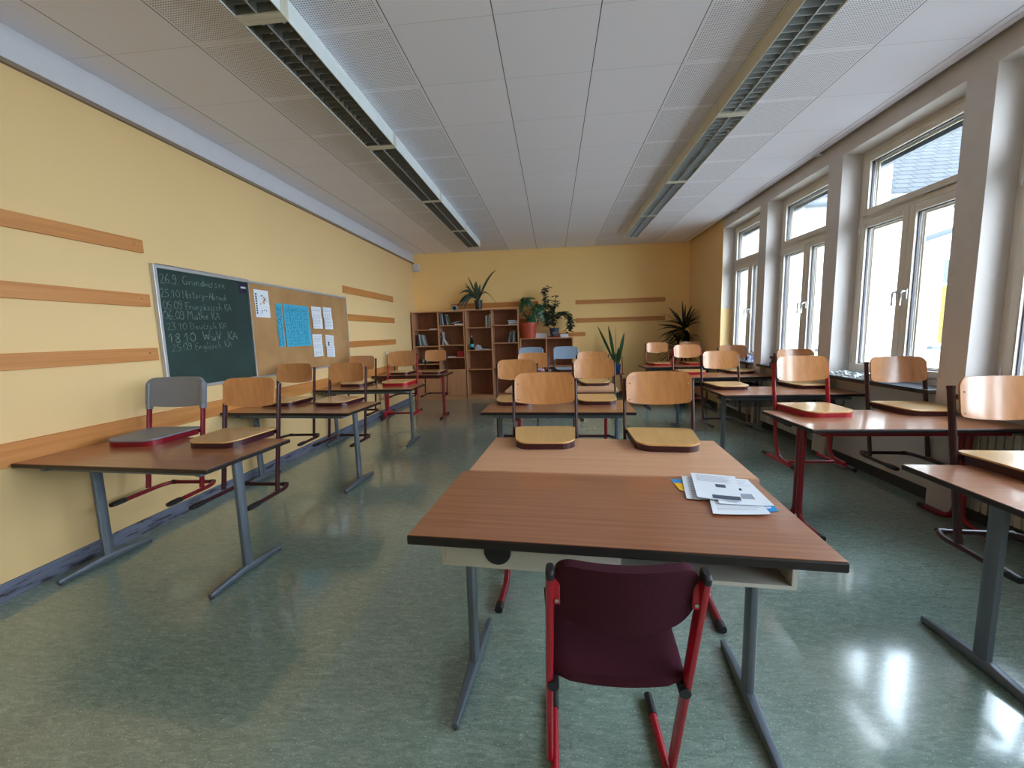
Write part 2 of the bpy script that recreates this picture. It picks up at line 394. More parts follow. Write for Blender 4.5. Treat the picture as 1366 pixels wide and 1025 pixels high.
# window wall: below the sills, the piers, the lintel and the yellow end piece
s_ = MB()
s_.box(XN, OUT, YF, OPEN[0][1], 0, .862)
s_.box(XR, OUT, YF, OPEN[0][1], OZ1, 3.42)
edges = [YF]+[v for o in OPEN[::-1] for v in o]
for a, b in zip(edges[0:-1:2], edges[1::2]): s_.box(XR, OUT, a, b, .862, OZ1); 
for a, b in zip(edges[0:-1:2], edges[1::2]): s_.box(XR, XN, a, b, 0, .862)
tag(s_.build('wall_right', M['reveal']), kind='structure')
s_ = MB(); s_.box(XR, XR+.012, OPEN[0][1], YB, 0, 3.42); s_.box(XR, FX, OPEN[0][1]-.002, OPEN[0][1], OZ0, 1.74); tag(s_.build('wall_right_end', M['yellow']), kind='structure')
s_ = MB(); s_.box(XR+.012, OUT, OPEN[0][1], YB, 0, 3.42); tag(s_.build('wall_right_core', M['reveal']), kind='structure')
# boxed-in duct along the top of the left wall
s_ = MB(); s_.box(XL, -3.045, YF, YB, 3.03, ZC); tag(s_.build('trim_1', M['white_trim'], bevel=.003), kind='structure')
s_ = MB(); s_.box(XL, -3.051, YF, YB, 3.005, 3.03); tag(s_.build('duct_shade_strip', plain('trim_shadow_line', srgb(140, 124, 106), .7)), kind='structure')  # brown strip painted in as the shade beneath the duct
s_ = MB(); s_.box(XL, XL+.014, YF, 8.7, 0, .098); tag(s_.build('baseboard_left', M['baseboard']), kind='structure')
s_ = MB(); s_.box(.46, XR, YB-.014, YB, 0, .09); tag(s_.build('baseboard_back', plain('baseboard_dark', srgb(52, 54, 62), .5)), kind='structure')
s_ = MB(); s_.box(XN-.014, XN, YF, 7.5, 0, .09); s_.box(XR-.014, XR, 7.53, YB-.014, 0, .09); tag(s_.build('baseboard_right', plain('baseboard_dark_b', srgb(60, 60, 62), .5)), kind='structure')

# ---------------------------------------------------------------- windows
def make_window(i, y0, y1):
    w = bpy.data.objects.new('window_%d' % i, None); C.objects.link(w); w.location = (FX, (y0+y1)/2, OZ0); w['kind'] = 'structure'
    a, h = (y1-y0)/2, OZ1-OZ0
    def fr(mb, ya, yb, za, zb, wd, x0, x1):
        mb.box(x0, x1, ya, ya+wd, za, zb); mb.box(x0, x1, yb-wd, yb, za, zb)
        mb.box(x0, x1, ya+wd, yb-wd, za, za+wd); mb.box(x0, x1, ya+wd, yb-wd, zb-wd, zb)
    m = MB(); fr(m, -a, a, 0, h, .055, 0, .075); zt = 1.53
    m.box(0, .075, -a+.055, a-.055, zt-.03, zt+.035); m.build('frame', M['frame'], w, bevel=.004)
    zs = {}
    sashes = [(-a+.05, a-.05, zt+.03, h-.05), (-a+.05, .0, .05, zt-.025), (.0, a-.05, .05, zt-.025)]
    for k, (ya, yb, za, zb) in enumerate(sashes):
        m = MB(); fr(m, ya+.004, yb-.004, za, zb, .062, -.014, .055); sa = m.build('sash', M['frame'], w, bevel=.005)
        m = MB(); fr(m, ya+.066, yb-.066, za+.062, zb-.062, .008, .012, .03); m.build('gasket', M['gasket'], sa)
        m = MB(); m.box(.02, .026, ya+.068, yb-.068, za+.064, zb-.064); m.build('pane', M['glass'], sa)
        m = MB(); fr(m, ya+.066, yb-.066, za+.062, zb-.062, .022, .056, .066); m.build('outer_bead', M['frame'], sa)
        if k:
            hy = -.045 if k == 1 else .045
            m = MB(); m.box(-.024, -.014, hy-.014, hy+.014, .72, .80)
            m.tube(arc([(-.02, hy, .785), (-.062, hy, .785), (-.062, hy, .665)], .02), .009, 8)
            m.build('handle', M['handle'], sa, smooth=True)
    for zz in (.12, 1.38):
        m = MB(); m.tube([(-.02, a-.05, zz), (-.02, a-.05, zz+.07)], .008, 8); m.build('hinge', M['handle'], w, smooth=True)
    m = MB(); m.box(2.842-FX, 0, -a+.004, a-.004, -.034, -.002); sl = m.build('window_sill', M['sill'], w, bevel=.003)
    m = MB(); m.box(2.836-FX, 2.842-FX, -a+.004, a-.004, -.036, -.003); m.build('sill_edge', M['sill_edge'], sl)
    # reveal board outside
    m = MB(); m.box(.08, OUT-FX+.06, -a, a, -.03, -.005); m.build('outer_sill', M['ext_grey'], w)
    # roller shutter guide strip at the head
    m = MB(); m.box(.10, .15, -a, a, h-.16, h-.02); m.build('shutter_slat', plain('shutter_grey', srgb(96, 108, 124), .5), w)
for i, (a, b) in enumerate(OPEN): make_window(i+1, a, b)

# radiators under the sills
def make_radiator(y0, y1, label):
    t = thing('radiator', (XN-.10, (y0+y1)/2, .12), 0, label, 'radiator', 'ribbed radiators under the windows')
    a = (y1-y0)/2; m = MB(); n = int(2*a/.05)
    for k in range(n): 
        y = -a+.025+k*.05; m.box(-.012, .05, y-.019, y+.019, 0, .58)
    m.box(.0, .04, -a, a, .03, .07); m.box(.0, .04, -a, a, .51, .55)
    m.build('radiator_body', M['radiator'], t, bevel=.005)
    m = MB(); m.tube([(.02, -a+.01, -.12), (.02, -a+.01, .0)], .012, 8); m.build('pipe', M['radiator'], t, smooth=True)
    m = MB(); m.tube([(.02, a-.01, .55), (.02, a+.05, .55)], .018, 8); m.build('valve', M['white_trim'], t, smooth=True)
names = ['farthest white ribbed radiator, under the sill nearest the yellow back corner', 'ribbed radiator under the second window from the back corner', 'ribbed radiator under the third window, behind the red framed chair', 'ribbed radiator under the near window at the right edge of the picture']
for i in (0, 1, 3): make_radiator(OPEN[i][0]+.1, OPEN[i][1]-.1, names[i])

# ---------------------------------------------------------------- wooden rails on the walls
def rail(y0, y1, z0, z1, label, x=None, group=None):
    m = MB()
    if x is None: m.box(XL, XL+.022, y0, y1, z0, z1); o = m.build('wall_rail', M['ledge'], bevel=.003)
    else: m.box(x[0], x[1], YB-.022, YB, z0, z1); o = m.build('wall_rail', M['ledge_x'], bevel=.003)
    tag(o, label, 'wall rail', group)
    ends = []
    if x is None:
        for yy in (y1-.07, y0+.07):
            q = MB(); q.tube([(XL+.021, yy, (z0+z1)/2+.01), (XL+.026, yy, (z0+z1)/2+.01)], .006, 8); q.build('screw', M['rivet'], o, smooth=True)
rail(-1.9, 2.925, 2.085, 2.18, 'wooden wall rail left of the chalkboard, top one of three')
rail(-1.9, 2.925, 1.685, 1.78, 'wooden wall rail left of the chalkboard, middle one of three')
rail(-1.9, 2.935, 1.278, 1.374, 'wooden wall rail left of the chalkboard, third from the top')
rail(-1.9, 7.9, .735, .872, 'long wooden rail low on the left wall, behind the desks')
rail(5.94, 7.85, 2.075, 2.18, 'short wooden wall rail right of the pinboard, top one of three')
rail(5.94, 7.87, 1.67, 1.77, 'short wooden wall rail right of the pinboard, middle one of three')
rail(5.94, 7.87, 1.262, 1.358, 'short wooden wall rail right of the pinboard, bottom one of three')
rail(0, 0, 1.99, 2.10, 'wooden rail on the back wall behind the spiky plant on the tall bookcase', (-2.24, -.3))
rail(0, 0, 1.62, 1.72, 'wooden rail stub on the back wall behind the red flowerpot', (-.71, -.3))
rail(0, 0, 2.0, 2.09, 'upper of the two long wooden rails right of the bookcases on the back wall', (.51, 2.4))
rail(0, 0, 1.605, 1.70, 'lower of the two long wooden rails right of the bookcases on the back wall', (.51, 2.4))
rail(0, 0, 1.315, 1.40, 'short wooden rail low on the back wall beside the low bookcase', (.1, .72))

# ---------------------------------------------------------------- chalkboard and pinboard
BX = XL+.022
t = thing('chalkboard', (XL, 3.5, 1.02), 0, 'dark green chalkboard with handwritten dates in a grey metal frame', 'chalkboard')
m = MB(); m.box(0, .022, -.51, .47, .02, .97); m.build('writing_surface', M['chalkboard'], t)
m = MB(); m.box(0, .034, -.53, -.505, 0, 1.0); m.box(0, .034, .462, .48, 0, 1.0); m.box(0, .034, -.505, .462, .97, 1.0); m.box(0, .034, -.505, .462, 0, .022)
m.build('board_frame', M['alu'], t, bevel=.003)
m = MB(); m.box(.022, .024, .35, .455, .86, .965); lb = m.build('maker_label', M['label_blue'], t)
m = MB()
for k in range(4): m.box(.024, .0245, .375+k*.017, .388+k*.017, .905, .922)
m.build('label_print', M['white_paper'], lb)
# chalk handwriting as strokes: unit glyphs, 1 high
G = {
'0': [[(.3, 1), (.05, .7), (.05, .3), (.3, 0), (.52, .3), (.52, .7), (.3, 1)]], '1': [[(.05, .6), (.3, 1), (.25, 0)]],
'2': [[(.05, .75), (.2, 1), (.42, .9), (.4, .6), (.05, .02), (.3, .08), (.52, 0)]], '3': [[(.05, .9), (.3, 1), (.45, .8), (.2, .55), (.48, .4), (.4, .05), (.05, .05)]],
'5': [[(.5, 1), (.12, .97), (.1, .55), (.4, .6), (.5, .3), (.3, 0), (.03, .08)]], '6': [[(.4, 1), (.12, .6), (.05, .25), (.25, 0), (.5, .2), (.4, .45), (.1, .35)]],
'8': [[(.28, .52), (.08, .78), (.28, 1), (.48, .8), (.28, .52), (.04, .25), (.26, 0), (.5, .22), (.28, .52)]], '9': [[(.45, .7), (.25, .5), (.05, .72), (.25, 1), (.45, .85), (.45, .3), (.3, 0), (.05, .08)]],
'.': [[(.1, .03), (.14, .08)]], '-': [[(.05, .42), (.35, .45)]], 'G': [[(.6, .9), (.3, 1), (.03, .55), (.15, .1), (.5, .02), (.62, .4), (.35, .42)]],
'H': [[(.08, 1), (.05, 0)], [(.5, 1), (.5, 0)], [(.05, .5), (.5, .52)]], 'F': [[(.1, 0), (.14, 1)], [(.0, .98), (.6, 1)], [(.1, .55), (.42, .55)]],
'M': [[(.03, 0), (.12, 1), (.34, .4), (.56, 1), (.62, 0)]], 'D': [[(.12, 1), (.1, 0), (.45, .15), (.6, .55), (.4, .92), (.0, 1)]], 'W': [[(.0, 1), (.18, .02), (.34, .7), (.5, .02), (.72, 1)]],
'V': [[(.0, 1), (.22, 0), (.48, 1)]], 'K': [[(.06, 1), (.08, 0)], [(.5, 1), (.1, .45), (.52, 0)]], 'A': [[(.0, 0), (.28, 1), (.55, 0)], [(.1, .35), (.45, .35)]],
'E': [[(.5, 1), (.1, .97), (.08, 0), (.52, .02)], [(.1, .5), (.4, .52)]], 'a': [[(.4, .5), (.1, .45), (.05, .1), (.3, .05), (.4, .45), (.42, .02)]], 'b': [[(.08, 1), (.06, 0), (.35, .08), (.35, .42), (.07, .4)]],
'c': [[(.36, .45), (.1, .42), (.05, .1), (.36, .04)]], 'd': [[(.4, .35), (.1, .42), (.06, .06), (.36, .05), (.42, 1), (.44, 0)]], 'e': [[(.05, .22), (.36, .3), (.22, .5), (.05, .25), (.15, .02), (.38, .06)]],
'f': [[(.4, .92), (.22, .95), (.17, 0)], [(.02, .5), (.36, .52)]], 'g': [[(.38, .45), (.08, .4), (.1, .08), (.36, .12), (.4, .45), (.36, -.35), (.05, -.3)]], 'h': [[(.06, 1), (.06, 0), (.1, .35), (.3, .48), (.36, 0)]],
'i': [[(.1, .48), (.1, 0), (.2, .05)], [(.1, .7), (.12, .74)]], 'l': [[(.08, 1), (.1, 0), (.2, .05)]], 'n': [[(.05, .48), (.06, 0), (.1, .35), (.28, .48), (.34, 0)]], 'o': [[(.2, .5), (.04, .25), (.2, 0), (.38, .25), (.2, .5)]],
'r': [[(.06, .48), (.08, 0), (.1, .35), (.32, .46)]], 's': [[(.32, .45), (.1, .46), (.3, .18), (.22, .0), (.04, .04)]], 't': [[(.14, .85), (.14, .05), (.3, .03)], [(.0, .55), (.3, .55)]], 'u': [[(.05, .48), (.08, .05), (.3, .06), (.36, .48), (.38, 0)]],
'w': [[(.02, .48), (.12, .02), (.22, .4), (.32, .02), (.42, .48)]], 'y': [[(.04, .48), (.2, .05)], [(.38, .48), (.08, -.35)]], 'z': [[(.04, .46), (.34, .46), (.04, .03), (.36, .02)]],
'ö': [[(.2, .5), (.04, .25), (.2, 0), (.38, .25), (.2, .5)], [(.1, .68), (.11, .74)], [(.28, .68), (.29, .74)]], ' ': []}
WID = {'.': .26, ' ': .34, 'i': .26, 'l': .28, 'M': .76, 'W': .84, 't': .36, 'r': .38, 'G': .72, 'D': .7}
def handwriting(text, y, z, h, w, ymax, slope, name, parent, rng):
    mb = MB(); adv = sum(WID.get(c, .52) for c in text); sx = (ymax-y)/adv
    cx = 0
    for ch in text:
        jit = rng.uniform(-.05, .05); kk = rng.uniform(.92, 1.08)
        for st in G[ch]:
            pts = [(y+(cx+a)*sx, z+slope*(cx+a)*sx+(b*kk+jit)*h) for a, b in st]
            if len(pts) > 2:
                q = [Vector((0, a, b)) for a, b in pts]; q = arc(q, .02, 3)
            else: q = [Vector((0, a, b)) for a, b in pts]
            mb.sweep([(.0228, v.y, v.z) for v in q], [(-w, -.0004), (w, -.0004), (w, .0006), (-w, .0006)], up=(1, 0, 0))
        cx += WID.get(ch, .52)
    return mb.build(name, M['chalk'], parent)
rng = random.Random(3)
for tx, zz, h, ya, yb, w in (('26.9. Grundwissen', 1.878, .075, 3.02, 3.68, .0026), ('25.10 History-Abend', 1.768, .066, 3.01, 3.67, .0023), ('05.09 Französisch KA', 1.672, .07, 3.02, 3.72, .0022),
        ('06.09 Mathe KA', 1.592, .075, 3.01, 3.57, .0024), ('23.10 Deutsch KA', 1.508, .062, 3.03, 3.64, .0016), ('18.10  WuV  KA', 1.405, .082, 3.03, 3.76, .0036), ('25.09 Englisch KA', 1.335, .062, 3.05, 3.68, .0017)):
    handwriting(tx, ya-3.5, zz-1.02, h, w, yb-3.5, .03, 'chalk_writing', t, rng)

t = thing('pinboard', (XL, 4.98, 1.02), 0, 'wide tan pinboard with pinned sheets, right of the chalkboard', 'pinboard')
m = MB(); m.box(0, .022, -.995, .99, .02, .97); m.build('pin_surface', M['cork'], t)
m = MB(); m.box(0, .03, -.995, .99, .97, .995); m.box(0, .03, .985, 1.0, 0, .995); m.box(0, .03, -.995, .985, 0, .018); m.build('board_frame', M['alu'], t, bevel=.002)

def sheet(name, ya, yb, za, zb, mat, label, lines=0, extra=None, tilt=0, curl=.004, cat='paper sheet', group=None, corner=None, ink='ink_light'):
    m = MB(); n = 7
    cy, cz = (ya+yb)/2, (za+zb)/2; hw, hh = (yb-ya)/2, (zb-za)/2
    def X(u, v): return .003+curl*(abs(u)**3)*(1 if v < 0 else .3)
    P = [[(X(u, v), u*hw, v*hh) for v in [-1+2*j/n for j in range(n+1)]] for u in [-1+2*i/n for i in range(n+1)]]
    Q = [[(a-.0007, b, c) for a, b, c in r] for r in P]
    m.grid(P, Q); o = m.build(name, mat); o.location = (XL+.022, cy, cz); o.rotation_euler = (tilt, 0, 0)
    tag(o, label, cat, group)
    if lines:
        q = MB(); rg = random.Random(int(ya*100+za*77))
        for k in range(lines):
            z = hh*(.8-1.6*k/max(lines-1, 1)); L = rg.uniform(.5, .85)
            if rg.random() < .12: continue
            for seg in range(3):
                a = -hw*.8+seg*hw*.55; b = a+hw*.5*rg.uniform(.5, 1)
                if b > hw*L: b = hw*L
                if b > a: q.box(.0042+curl*.5, .0047+curl*.5, a, b, z-.003, z+.002)
        q.build('printed_lines', M[ink], o)
    if extra: extra(o, hw, hh)
    return o
def first_extra(o, hw, hh):
    q = MB(); 
    for k in range(9): q.box(.0052, .0058, -hw*.86, -hw*.66, hh*(-.75+k*.17), hh*(-.75+k*.17)+.016)   # sideways title
    q.build('title_print', M['ink_dark'], o)
    q = MB(); rg = random.Random(2)
    for k in range(14): 
        a, b = rg.uniform(-.3, .6)*hw, rg.uniform(-.1, .4)*hh; q.box(.0052, .0058, a, a+.012, b, b+.012)
    q.build('colour_print', M['orange'], o)
    q = MB()
    for k in range(10):
        a, b = rg.uniform(-.4, .5)*hw, rg.uniform(-.75, .55)*hh; q.box(.0052, .0058, a, a+.01, b, b+.014)
    q.build('symbol_print', M['ink'], o)
sheet('notice', 4.045, 4.265, 1.65, 1.935, M['white_paper'], 'white notice with sideways title and orange dots, leftmost on the pinboard', 0, first_extra)
def cyan_extra(cols, rows):
    def f(o, hw, hh):
        q = MB(); rg = random.Random(cols*31+rows)
        q.box(.0062, .0066, -hw*.97, hw*.97, hh*.72, hh*.735)
        for i in range(cols):
            for j in range(rows):
                a = -hw*.9+i*(1.8*hw/cols); b = -hh*.93+j*(1.82*hh/rows)
                for k in range(3):
                    y0 = a+rg.uniform(0, .6)*1.8*hw/cols; z0 = b+rg.uniform(0, .6)*1.8*hh/rows
                    if rg.random() < .5: q.box(.0062, .0066, y0, y0+rg.uniform(.008, .03), z0, z0+.004)
                    else: q.box(.0062, .0066, y0, y0+.004, z0, z0+rg.uniform(.01, .03))
        q.build('handwritten_grid', M['ink_cyan'], o)
    return f
sheet('timetable_strip', 4.37, 4.472, 1.33, 1.815, M['cyan_paper'], 'narrow bright blue strip of paper with writing on the pinboard', 0, cyan_extra(2, 14), tilt=0)
sheet('timetable', 4.5, 4.99, 1.325, 1.815, M['cyan_paper'], 'large square bright blue sheet full of writing on the pinboard', 0, cyan_extra(8, 12), curl=.006)
def tall_extra(o, hw, hh):
    q = MB(); q.box(.007, .0076, -.04, -.015, .0, .06); q.build('photo_print', M['ink_dark'], o)
sheet('paper_sheet', 5.05, 5.27, 1.54, 1.822, M['white_paper'], 'upper left of four white sheets at the right end of the pinboard', 12, curl=.012)
sheet('paper_sheet', 5.32, 5.53, 1.535, 1.828, M['white_paper'], 'upper right of four white sheets at the right end of the pinboard', 12, curl=.012)
sheet('paper_sheet', 5.03, 5.245, 1.18, 1.468, M['white_paper'], 'lower left of four white sheets at the right end of the pinboard', 12)
sheet('paper_sheet', 5.32, 5.53, 1.157, 1.455, M['white_paper'], 'lower right of four white sheets, tilted, with a small dark picture', 8, tall_extra, tilt=-.07, curl=.014)
# small light switch on the left wall and the loudspeaker in the corner
m = MB(); m.box(0, .012, -.04, .04, -.04, .04); o = m.build('light_switch', M['cream_side'], bevel=.004); o.location = (XL, 7.42, 1.1); tag(o, 'small cream light switch on the left wall near the bookcase', 'switch')
q = MB(); q.box(.012, .017, -.026, .026, -.026, .026); q.build('rocker', M['white_paper'], o)
m = MB(); m.box(-.075, .075, -.09, 0, -.08, .08); o = m.build('wall_loudspeaker', M['white_trim'], bevel=.008); o.location = (-2.99, YB, 2.91); tag(o, 'small white box mounted high in the back left corner', 'speaker')
q = MB()
for k in range(6): q.box(-.055, .055, -.092, -.09, -.05+k*.02, -.044+k*.02)
q.build('grille', M['beige_bar'], o)

# ---------------------------------------------------------------- ceiling lights
def make_light(x, y0, y1, right, label):
    t = thing('ceiling_light', (x, (y0+y1)/2, ZC), 0, label, 'ceiling light', 'louvred strip lights on the ceiling')
    a, L, H = .128 if not right else .118, (y1-y0)/2, .115
    m = MB()
    m.box(-a, a, -L, L, -.03, -.001)
    m.box(-a, -a+.006, -L+.03, L-.03, -H, -.03); m.box(a-.006, a, -L+.03, L-.03, -H, -.03)
    m.build('housing', M['lamp_white'] if not right else M['cream_side'], t, bevel=.002)
    for e in (-L, L-.034):
        m = MB(); m.box(-a-.002, a+.002, e, e+.034, -H-.003, -.002); m.build('end_cap', M['beige_bar'], t, bevel=.003)
    m = MB(); n = int((2*L-.08)/.062)
    for k in range(n+1):
        y = -L+.04+k*(2*L-.08)/n
        m.box(-a+.008, -.004, y-.0015, y+.0015, -H+.004, -H+.05); m.box(.004, a-.008, y-.0015, y+.0015, -H+.004, -H+.05)
    for sx in (-1, 1): 
        x0, x1 = sorted((sx*(a-.012), sx*(a-.009))); m.box(x0, x1, -L+.036, L-.036, -H+.004, -.04)
    m.build('louver', M['louver'] if not right else M['louver_lit'], t)
    m = MB(); m.box(-a+.01, a-.01, -L+.036, L-.036, -.045, -.042); m.build('reflector', M['lamp_white'], t)
    m = MB(); m.box(-.004, .004, -L+.035, L-.035, -H, -H+.05); m.build('louver_spine', M['spine'], t)
    for sx in (-.06, .06):
        m = MB(); m.tube([(sx, -L+.05, -.062), (sx, L-.05, -.062)], .013, 8); m.build('lamp_tube', M['tube'], t, smooth=True)
jl = [-.78, .74, 2.27, 3.81, 5.36, 6.9, 8.22]
wl = ['', 'left row strip light, the one cut by the top edge of the picture', 'left row strip light with pale side, second from the camera', 'left row strip light, third from the camera', 'left row strip light, second from the back wall', 'left row strip light, nearest the back wall']
for k in range(1, 6): make_light(-1.507, jl[k], jl[k+1], False, wl[k])
jr = [.66, 2.17, 3.69, 5.19, 6.6, 8.03]
wr = ['', 'right row strip light, the one cut by the top edge of the picture', 'right row strip light, second from the camera', 'right row strip light, second from the back wall', 'right row strip light, nearest the back wall']
for k in range(1, 5): make_light(1.455, jr[k], jr[k+1], True, wr[k])
m = MB()

# small white curtain-rail brackets at the ceiling edge
for y, w in ((4.95, 'nearer'), (7.0, 'farther')):
    m = MB(); m.box(2.8, 2.89, y-.03, y+.03, ZC-.012, ZC-.004); o = m.build('ceiling_bracket', M['white_trim']); tag(o, w+' white bracket between ceiling edge and window wall', 'bracket')

# ---------------------------------------------------------------- chairs
def seat_outline(y0=-.03, y1=.36, wf=.172, wr=.192, rf=.085, rr=.05, n=7):
    # closed outline of the seat, front (-y) corners strongly rounded
    pts = []
    def corner(cx, cy, r, a0, a1):
        for i in range(n+1):
            a = a0+(a1-a0)*i/n; pts.append((cx+r*math.cos(a), cy+r*math.sin(a)))
    corner(wf-rf, y0+rf, rf, -PI/2, 0); corner(wr-rr, y1-rr, rr, 0, PI/2); corner(-wr+rr, y1-rr, rr, PI/2, PI); corner(-wf+rf, y0+rf, rf, PI, 1.5*PI)
    return [(x, max(y, y0)) for x, y in pts]
def halfwidth(y, pts):
    best = 0
    for (xa, ya), (xb, yb) in zip(pts, pts[1:]+pts[:1]):
        if (ya-y)*(yb-y) <= 0 and abs(yb-ya) > 1e-9:
            x = xa+(xb-xa)*(y-ya)/(yb-ya); best = max(best, x)
    return best
def seat_mb(z0, th, dish=.008, **k):
    pts = seat_outline(**k); ys = [p[1] for p in pts]; a, b = min(ys), max(ys)
    rows = [a+(b-a)*(.5-.5*math.cos(PI*i/22)) for i in range(23)]; rows[0] += .0008; rows[-1] -= .0008
    P, Q = [], []
    for y in rows:
        w = halfwidth(y, pts); r, q = [], []
        for j in range(15):
            u = -1+2*j/14; x = u*w; v = (y-a)/(b-a)
            z = z0+th+dish*(u*u*.9-.5)*(1-(2*v-1)**4)-.004*max(0, (.14-v)/.14)**2 - .001
            r.append((x, y, z)); q.append((x, y, z-th))
        P.append(r); Q.append(q)
    m = MB(); m.grid(P, Q); return m
def back_mb(w, zb, zt, yb, lean, th, bow, r=.045, drop=.012, n=26, dropt=None, rb=None):
    rb = r if rb is None else rb
    dropt = drop*.6 if dropt is None else dropt
    P, Q = [], []
    for i in range(n+1):
        u = -math.cos(PI*i/n); x = u*w; e = w-abs(x)
        cut = 0 if e >= r else r-math.sqrt(max(0, r*r-(r-e)**2))
        cb_ = 0 if e >= rb else rb-math.sqrt(max(0, rb*rb-(rb-e)**2))
        z1 = zt-cut*.92-dropt*u*u; z0 = zb+cb_*.92+drop*u*u
        row, rq = [], []
        for j in range(7):
            z = z0+(z1-z0)*j/6; y = yb+lean*(z-zb)-bow*(u*u)
            row.append((x, y, z)); rq.append((x, y+th, z))
        P.append(row); Q.append(rq)
    m = MB(); m.grid(P, Q); return m
OV = oval(.0095, .019)
def make_chair(kind, label, red=False):
    met = {'wood': M['burgundy'], 'red': M['red_metal'], 'grey': M['darkred_metal'], 'blue': M['burgundy']}[kind]
    t = thing('school_chair', (0, 0, 0), 0, label, 'chair')
    plast = {'grey': M['grey_plastic'], 'blue': M['blue_plastic']}.get(kind)
    sm, bmt = (plast, plast) if plast else (M['ply_seat'], M['ply_back'])
    seat_mb(.448, .008, dish=.006).build('seat', sm, t, smooth=True)
    pts = seat_outline(y0=-.028, y1=.345, wf=.1705, wr=.19)
    m = MB(); m.prism(pts, .036, 'z', .41); m.build('seat_frame', met, t, smooth=True, bevel=.004)
    # uprights
    for s in (-1, 1):
        up = [(s*.20, .27, .03), (s*.202, .335, .43), (s*.202, .389, .757)]
        if kind == 'red': up = [(s*.195, .10, .028), (s*.197, .262, .03), (s*.2, .30, .16), (s*.202, .335, .43), (s*.202, .390, .785)]
        m = MB(); m.sweep(arc(up, .09, 5), [(a, b) for a, b in OV], up=(0, 1, 0))
        m.build('upright', met, t, smooth=True)
        m = MB(); m.box(s*.175 if s > 0 else -.202, .202 if s > 0 else -.175, .325, .345, .42, .442); m.build('seat_bracket', met, t)
    zr = .0125
    if kind == 'red':
        for s in (-1, 1):
            m = MB(); m.tube([(s*.195, .05, zr), (s*.195, .45, zr)], .0125, 10); m.build('floor_rail', met, t, smooth=True)
            for y0, y1 in ((-.0, .07), (.42, .48)):
                m = MB(); m.tube([(s*.195, y0, zr+.002), (s*.195, y1, zr+.002)], .0165, 10); m.build('rubber_foot', M['black_plastic'], t, smooth=True)
        m = MB(); m.tube(arc([(-.195, .26, zr), (-.17, .17, zr+.012), (.17, .17, zr+.012), (.195, .26, zr)], .04), .0115, 10); m.build('cross_bar', met, t, smooth=True)
    else:
        m = MB(); m.tube(arc([(-.195, .05, zr), (-.195, .36, zr), (-.165, .43, zr), (.165, .43, zr), (.195, .36, zr), (.195, .05, zr)], .05, 6), .0138, 10)
        m.build('floor_rail', met, t, smooth=True)
        for s in (-1, 1):
            m = MB(); m.sweep([(s*.195, -.005, zr+.002), (s*.195, .03, zr+.002), (s*.195, .09, zr+.002)], oval(.021, .0165), scales=[.8, 1, .95]); m.build('rubber_foot', M['black_plastic'], t, smooth=True)
            m = MB(); m.tube([(s*.135, .43, zr+.001), (s*.165, .428, zr+.001)], .0165, 10); m.build('rubber_foot', M['black_plastic'], t, smooth=True)
    if plast:
        b = back_mb(.217, .60, .815, .362, .16, .024, .018, r=.06, drop=.014, dropt=.006, rb=.02); b.build('backrest', bmt, t, smooth=True, bevel=.004)
        for s in (-1, 1):
            m = MB(); m.sweep([(s*.202, .363, .588), (s*.202, .378, .68), (s*.202, .391, .772)], oval(.0155, .025), up=(0, 1, 0)); m.build('sleeve', bmt, t, smooth=True)
    else:
        zb, zt = (.60, .805) if kind == 'wood' else (.625, .825)
        b = back_mb(.192, zb, zt, .362, .16, .011, .034, r=.05, drop=.022, dropt=.004, rb=.024); bo = b.build('backrest', bmt, t, smooth=True)
        for s in (-1, 1):
            for z in (zb+.035, zt-.07):
                yy = .362+.16*(z-zb)-.034*(.172/.192)**2
                m = MB(); m.tube([(s*.172, yy+.002, z), (s*.172, yy-.003, z)], .0042, 8, up=(0, 0, 1)); m.build('rivet', M['rivet'], bo, smooth=True)
    # soft caps on the upright tops
    if not plast:
        for s in (-1, 1):
            zt2 = .757 if kind == 'wood' else .785
            m = MB(); m.sweep([(s*.202, .3875, zt2-.012), (s*.202, .3895, zt2+.004)], [(a*1.12, b*1.08) for a, b in OV], up=(0, 1, 0)); m.build('tube_cap', M['black_plastic'] if kind == 'red' else met, t, smooth=True)
    return t
TT = .757
